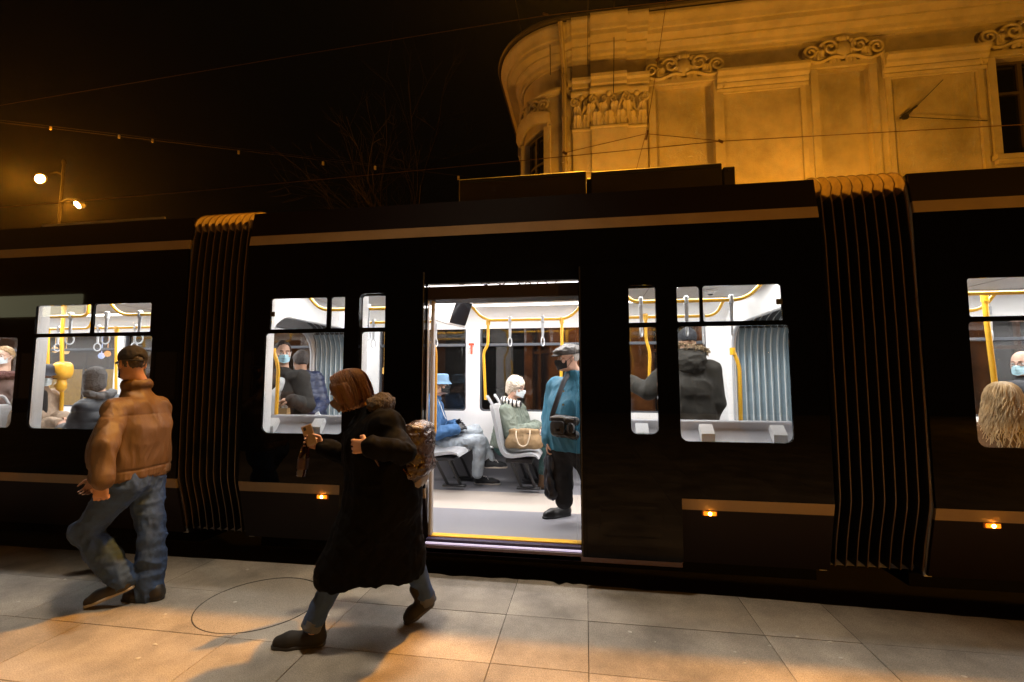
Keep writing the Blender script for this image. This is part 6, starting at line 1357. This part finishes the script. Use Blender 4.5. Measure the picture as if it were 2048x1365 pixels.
def glasses_man():
    y = 5.3; J = joints(neck=at(2058,757,y), shL=at(2036,782,y-.17), shR=at(2080,776,y+.17), chest=at(2058,815,y), pelvis=at(2068,885,y), elL=at(2025,840,y-.22), wrL=at(1990,860,y-.1), elR=at(2060,840,y+.25), wrR=at(2020,860,y+.15))
    sit(J, (-1,0,0)); hc = at(2044,728,y); hf = (-.86,-.48,-.06)
    o, P, R = body('person with a balding head, dark glasses and blue mask at the right edge', J, hc, hf, (0,0,1), skins('man i', (.60,.37,.28)), (), .007)
    jacket('coat', o, J, mat('charcoal_coat', (.03,.032,.038), .8), 1.05, .025, J['pelvis']+[0,0,-.1], (0,0,-1), .010, None, 1.1, .06)
    trousers('trousers', o, J, blackcloth); shoes_under(J, (-1,0,0), o, leather, FLOOR)
    f, r, u = R[:,1], R[:,0], R[:,2]; sd = SD(.02); sd.ell(P(0,-.02,.030), (.081,.100,.094), R); sd.plane(P(0,-.01,.06), f*.5+u); sd.plane(P(0,0,-.06), -u); sd.plane(P(0,.03,0), f); sd_obj('hair', sd, .007, MATS['hair_dark'], o, lambda V, N: .004*noise3(V*60))
    face_mask(P, R, hc, hf, o, blue_mask); spectacles(P, o)
    seat(y, J['pelvis'][0]-.30, -1)
glasses_man()
# remaining seats of the middle car: two paired rows facing right, one pair by the second door post
for px, yy in ((1079,5.30),(1079,5.76),(925,5.30),(925,5.76)):
    seat(yy, ax(px, 5.2)+(0), 1)
for yy in (5.30, 5.76): seat(yy, ax(1345, 5.2), 1)
# screen box hung from the ceiling, emergency hammer, camera dome
fx = nz((.93,-.22,-.34)); rx = nz(np.cross((0,0,1), fx)); ux = np.cross(fx, rx); BS = np.stack([rx, fx, ux], 1)
c = at(922,626,4.62)
mb = MB(); mb.box((-.19,-.26,-.15),(.19,0,.15),.012); V = mb.V[0]@BS.T+c; m2 = MB(); m2.add(V, mb.F); m2.box((c[0]-.22,c[1]-.02,2.30),(c[0]-.08,c[1]+.10,2.5)); sb_ = m2.build('screen_box', liner, tram)
mb = MB(); mb.box((-.165,.0008,-.125),(.165,.006,.125)); V = mb.V[0]@BS.T+c; m2 = MB(); m2.add(V, mb.F); m2.build('screen', mat('screen_glass', (.012,.012,.014), .05, spec=.6), sb_)
red = mat('safety_red', (.60,.05,.02), .4); p = at(943,694,6.0); mb = MB(); mb.box(p+[-.012,-.02,-.10], p+[.012,.02,.02], .004); mb.box(p+[-.04,-.018,.02], p+[.035,.012,.05], .006); hm_ = mb.build('emergency_hammer', red, tram)
mb = MB(); mb.tube([p+[-.035,0,-.10], p+[-.035,0,-.02], p+[-.012,0,-.02]], .005, 6); mb.build('hammer_clip', red, hm_, True); mb = MB(); mb.box(p+[-.05,-.02,.045], p+[.02,.012,.062], .004); mb.build('hammer_head', greyp, hm_)
p = at(1421,592,4.9); mb = MB(); mb.lathe([(.0005,-.045),(.03,-.038),(.05,-.012),(.075,-.008),(.08,.0)], (p[0],p[1],2.498), 20); o_ = mb.build('camera_dome', liner, tram, True); mb = MB(); mb.lathe([(.0005,-.052),(.018,-.05),(.028,-.038)], (p[0],p[1],2.498), 14); mb.build('camera_lens', dark, o_, True)
# yellow ticket validator on the pole of the left car
p = at(128,742,4.62); ym = mat('validator_yellow', (.80,.42,.04), .35); sd = SD(.02)
for zz_, rr_ in ((.055,.052),(.0,.058),(-.05,.05)):
    for xx_ in (-.035,.035): sd.cone(p+[xx_-.02,-.02,zz_], p+[xx_-.02,.02,zz_], rr_, rr_, .04)
sd.cone(p+[-.10,-.02,-.065], p+[0,0,-.06], .028); sd.cone(p+[-.02,0,-.13], p+[-.02,0,-.20], .045, .05); sd.cone(p+[-.06,-.01,-.17], p+[0,0,-.17], .035); v_ = sd_obj('ticket_validator', sd, .006, ym, tram)
mb = MB(); R_ = rotz(.75)@roty(-.18); mb.box(p+[-.118,-.045,-.015], p+[-.104,.035,.085], .004, R_, p); mb.build('validator_screen', mat('screen_blue', (.1,.2,.5), .2, emis=(.18,.32,.85), es=.6), v_)
mb = MB(); mb.box(p+[-.115,-.05,-.10], p+[-.02,.01,-.088], .003); mb.build('card_slot', dark, v_)
# ------------------------------------------------------------------ thin haze box added to give the far lamps their glow
mb = MB(); mb.box((-95,-40,-1.9),(62,92,19)); hz_ = mb.build('haze', None); hz_['kind'] = 'stuff'
hm_ = bpy.data.materials.new('glow_haze'); hm_.use_nodes = True; n_ = hm_.node_tree.nodes; n_.remove(n_['Principled BSDF'])
pv_ = n_.new('ShaderNodeVolumePrincipled'); pv_.inputs['Density'].default_value = .0003; pv_.inputs['Color'].default_value = (.9,.88,.85,1); pv_.inputs['Anisotropy'].default_value = .85
hm_.node_tree.links.new(pv_.outputs[0], n_['Material Output'].inputs['Volume']); hz_.data.materials.append(hm_)
for m_ in bpy.data.materials: m_.cycles.emission_sampling = 'NONE'      # the lamps' own lights do the lighting
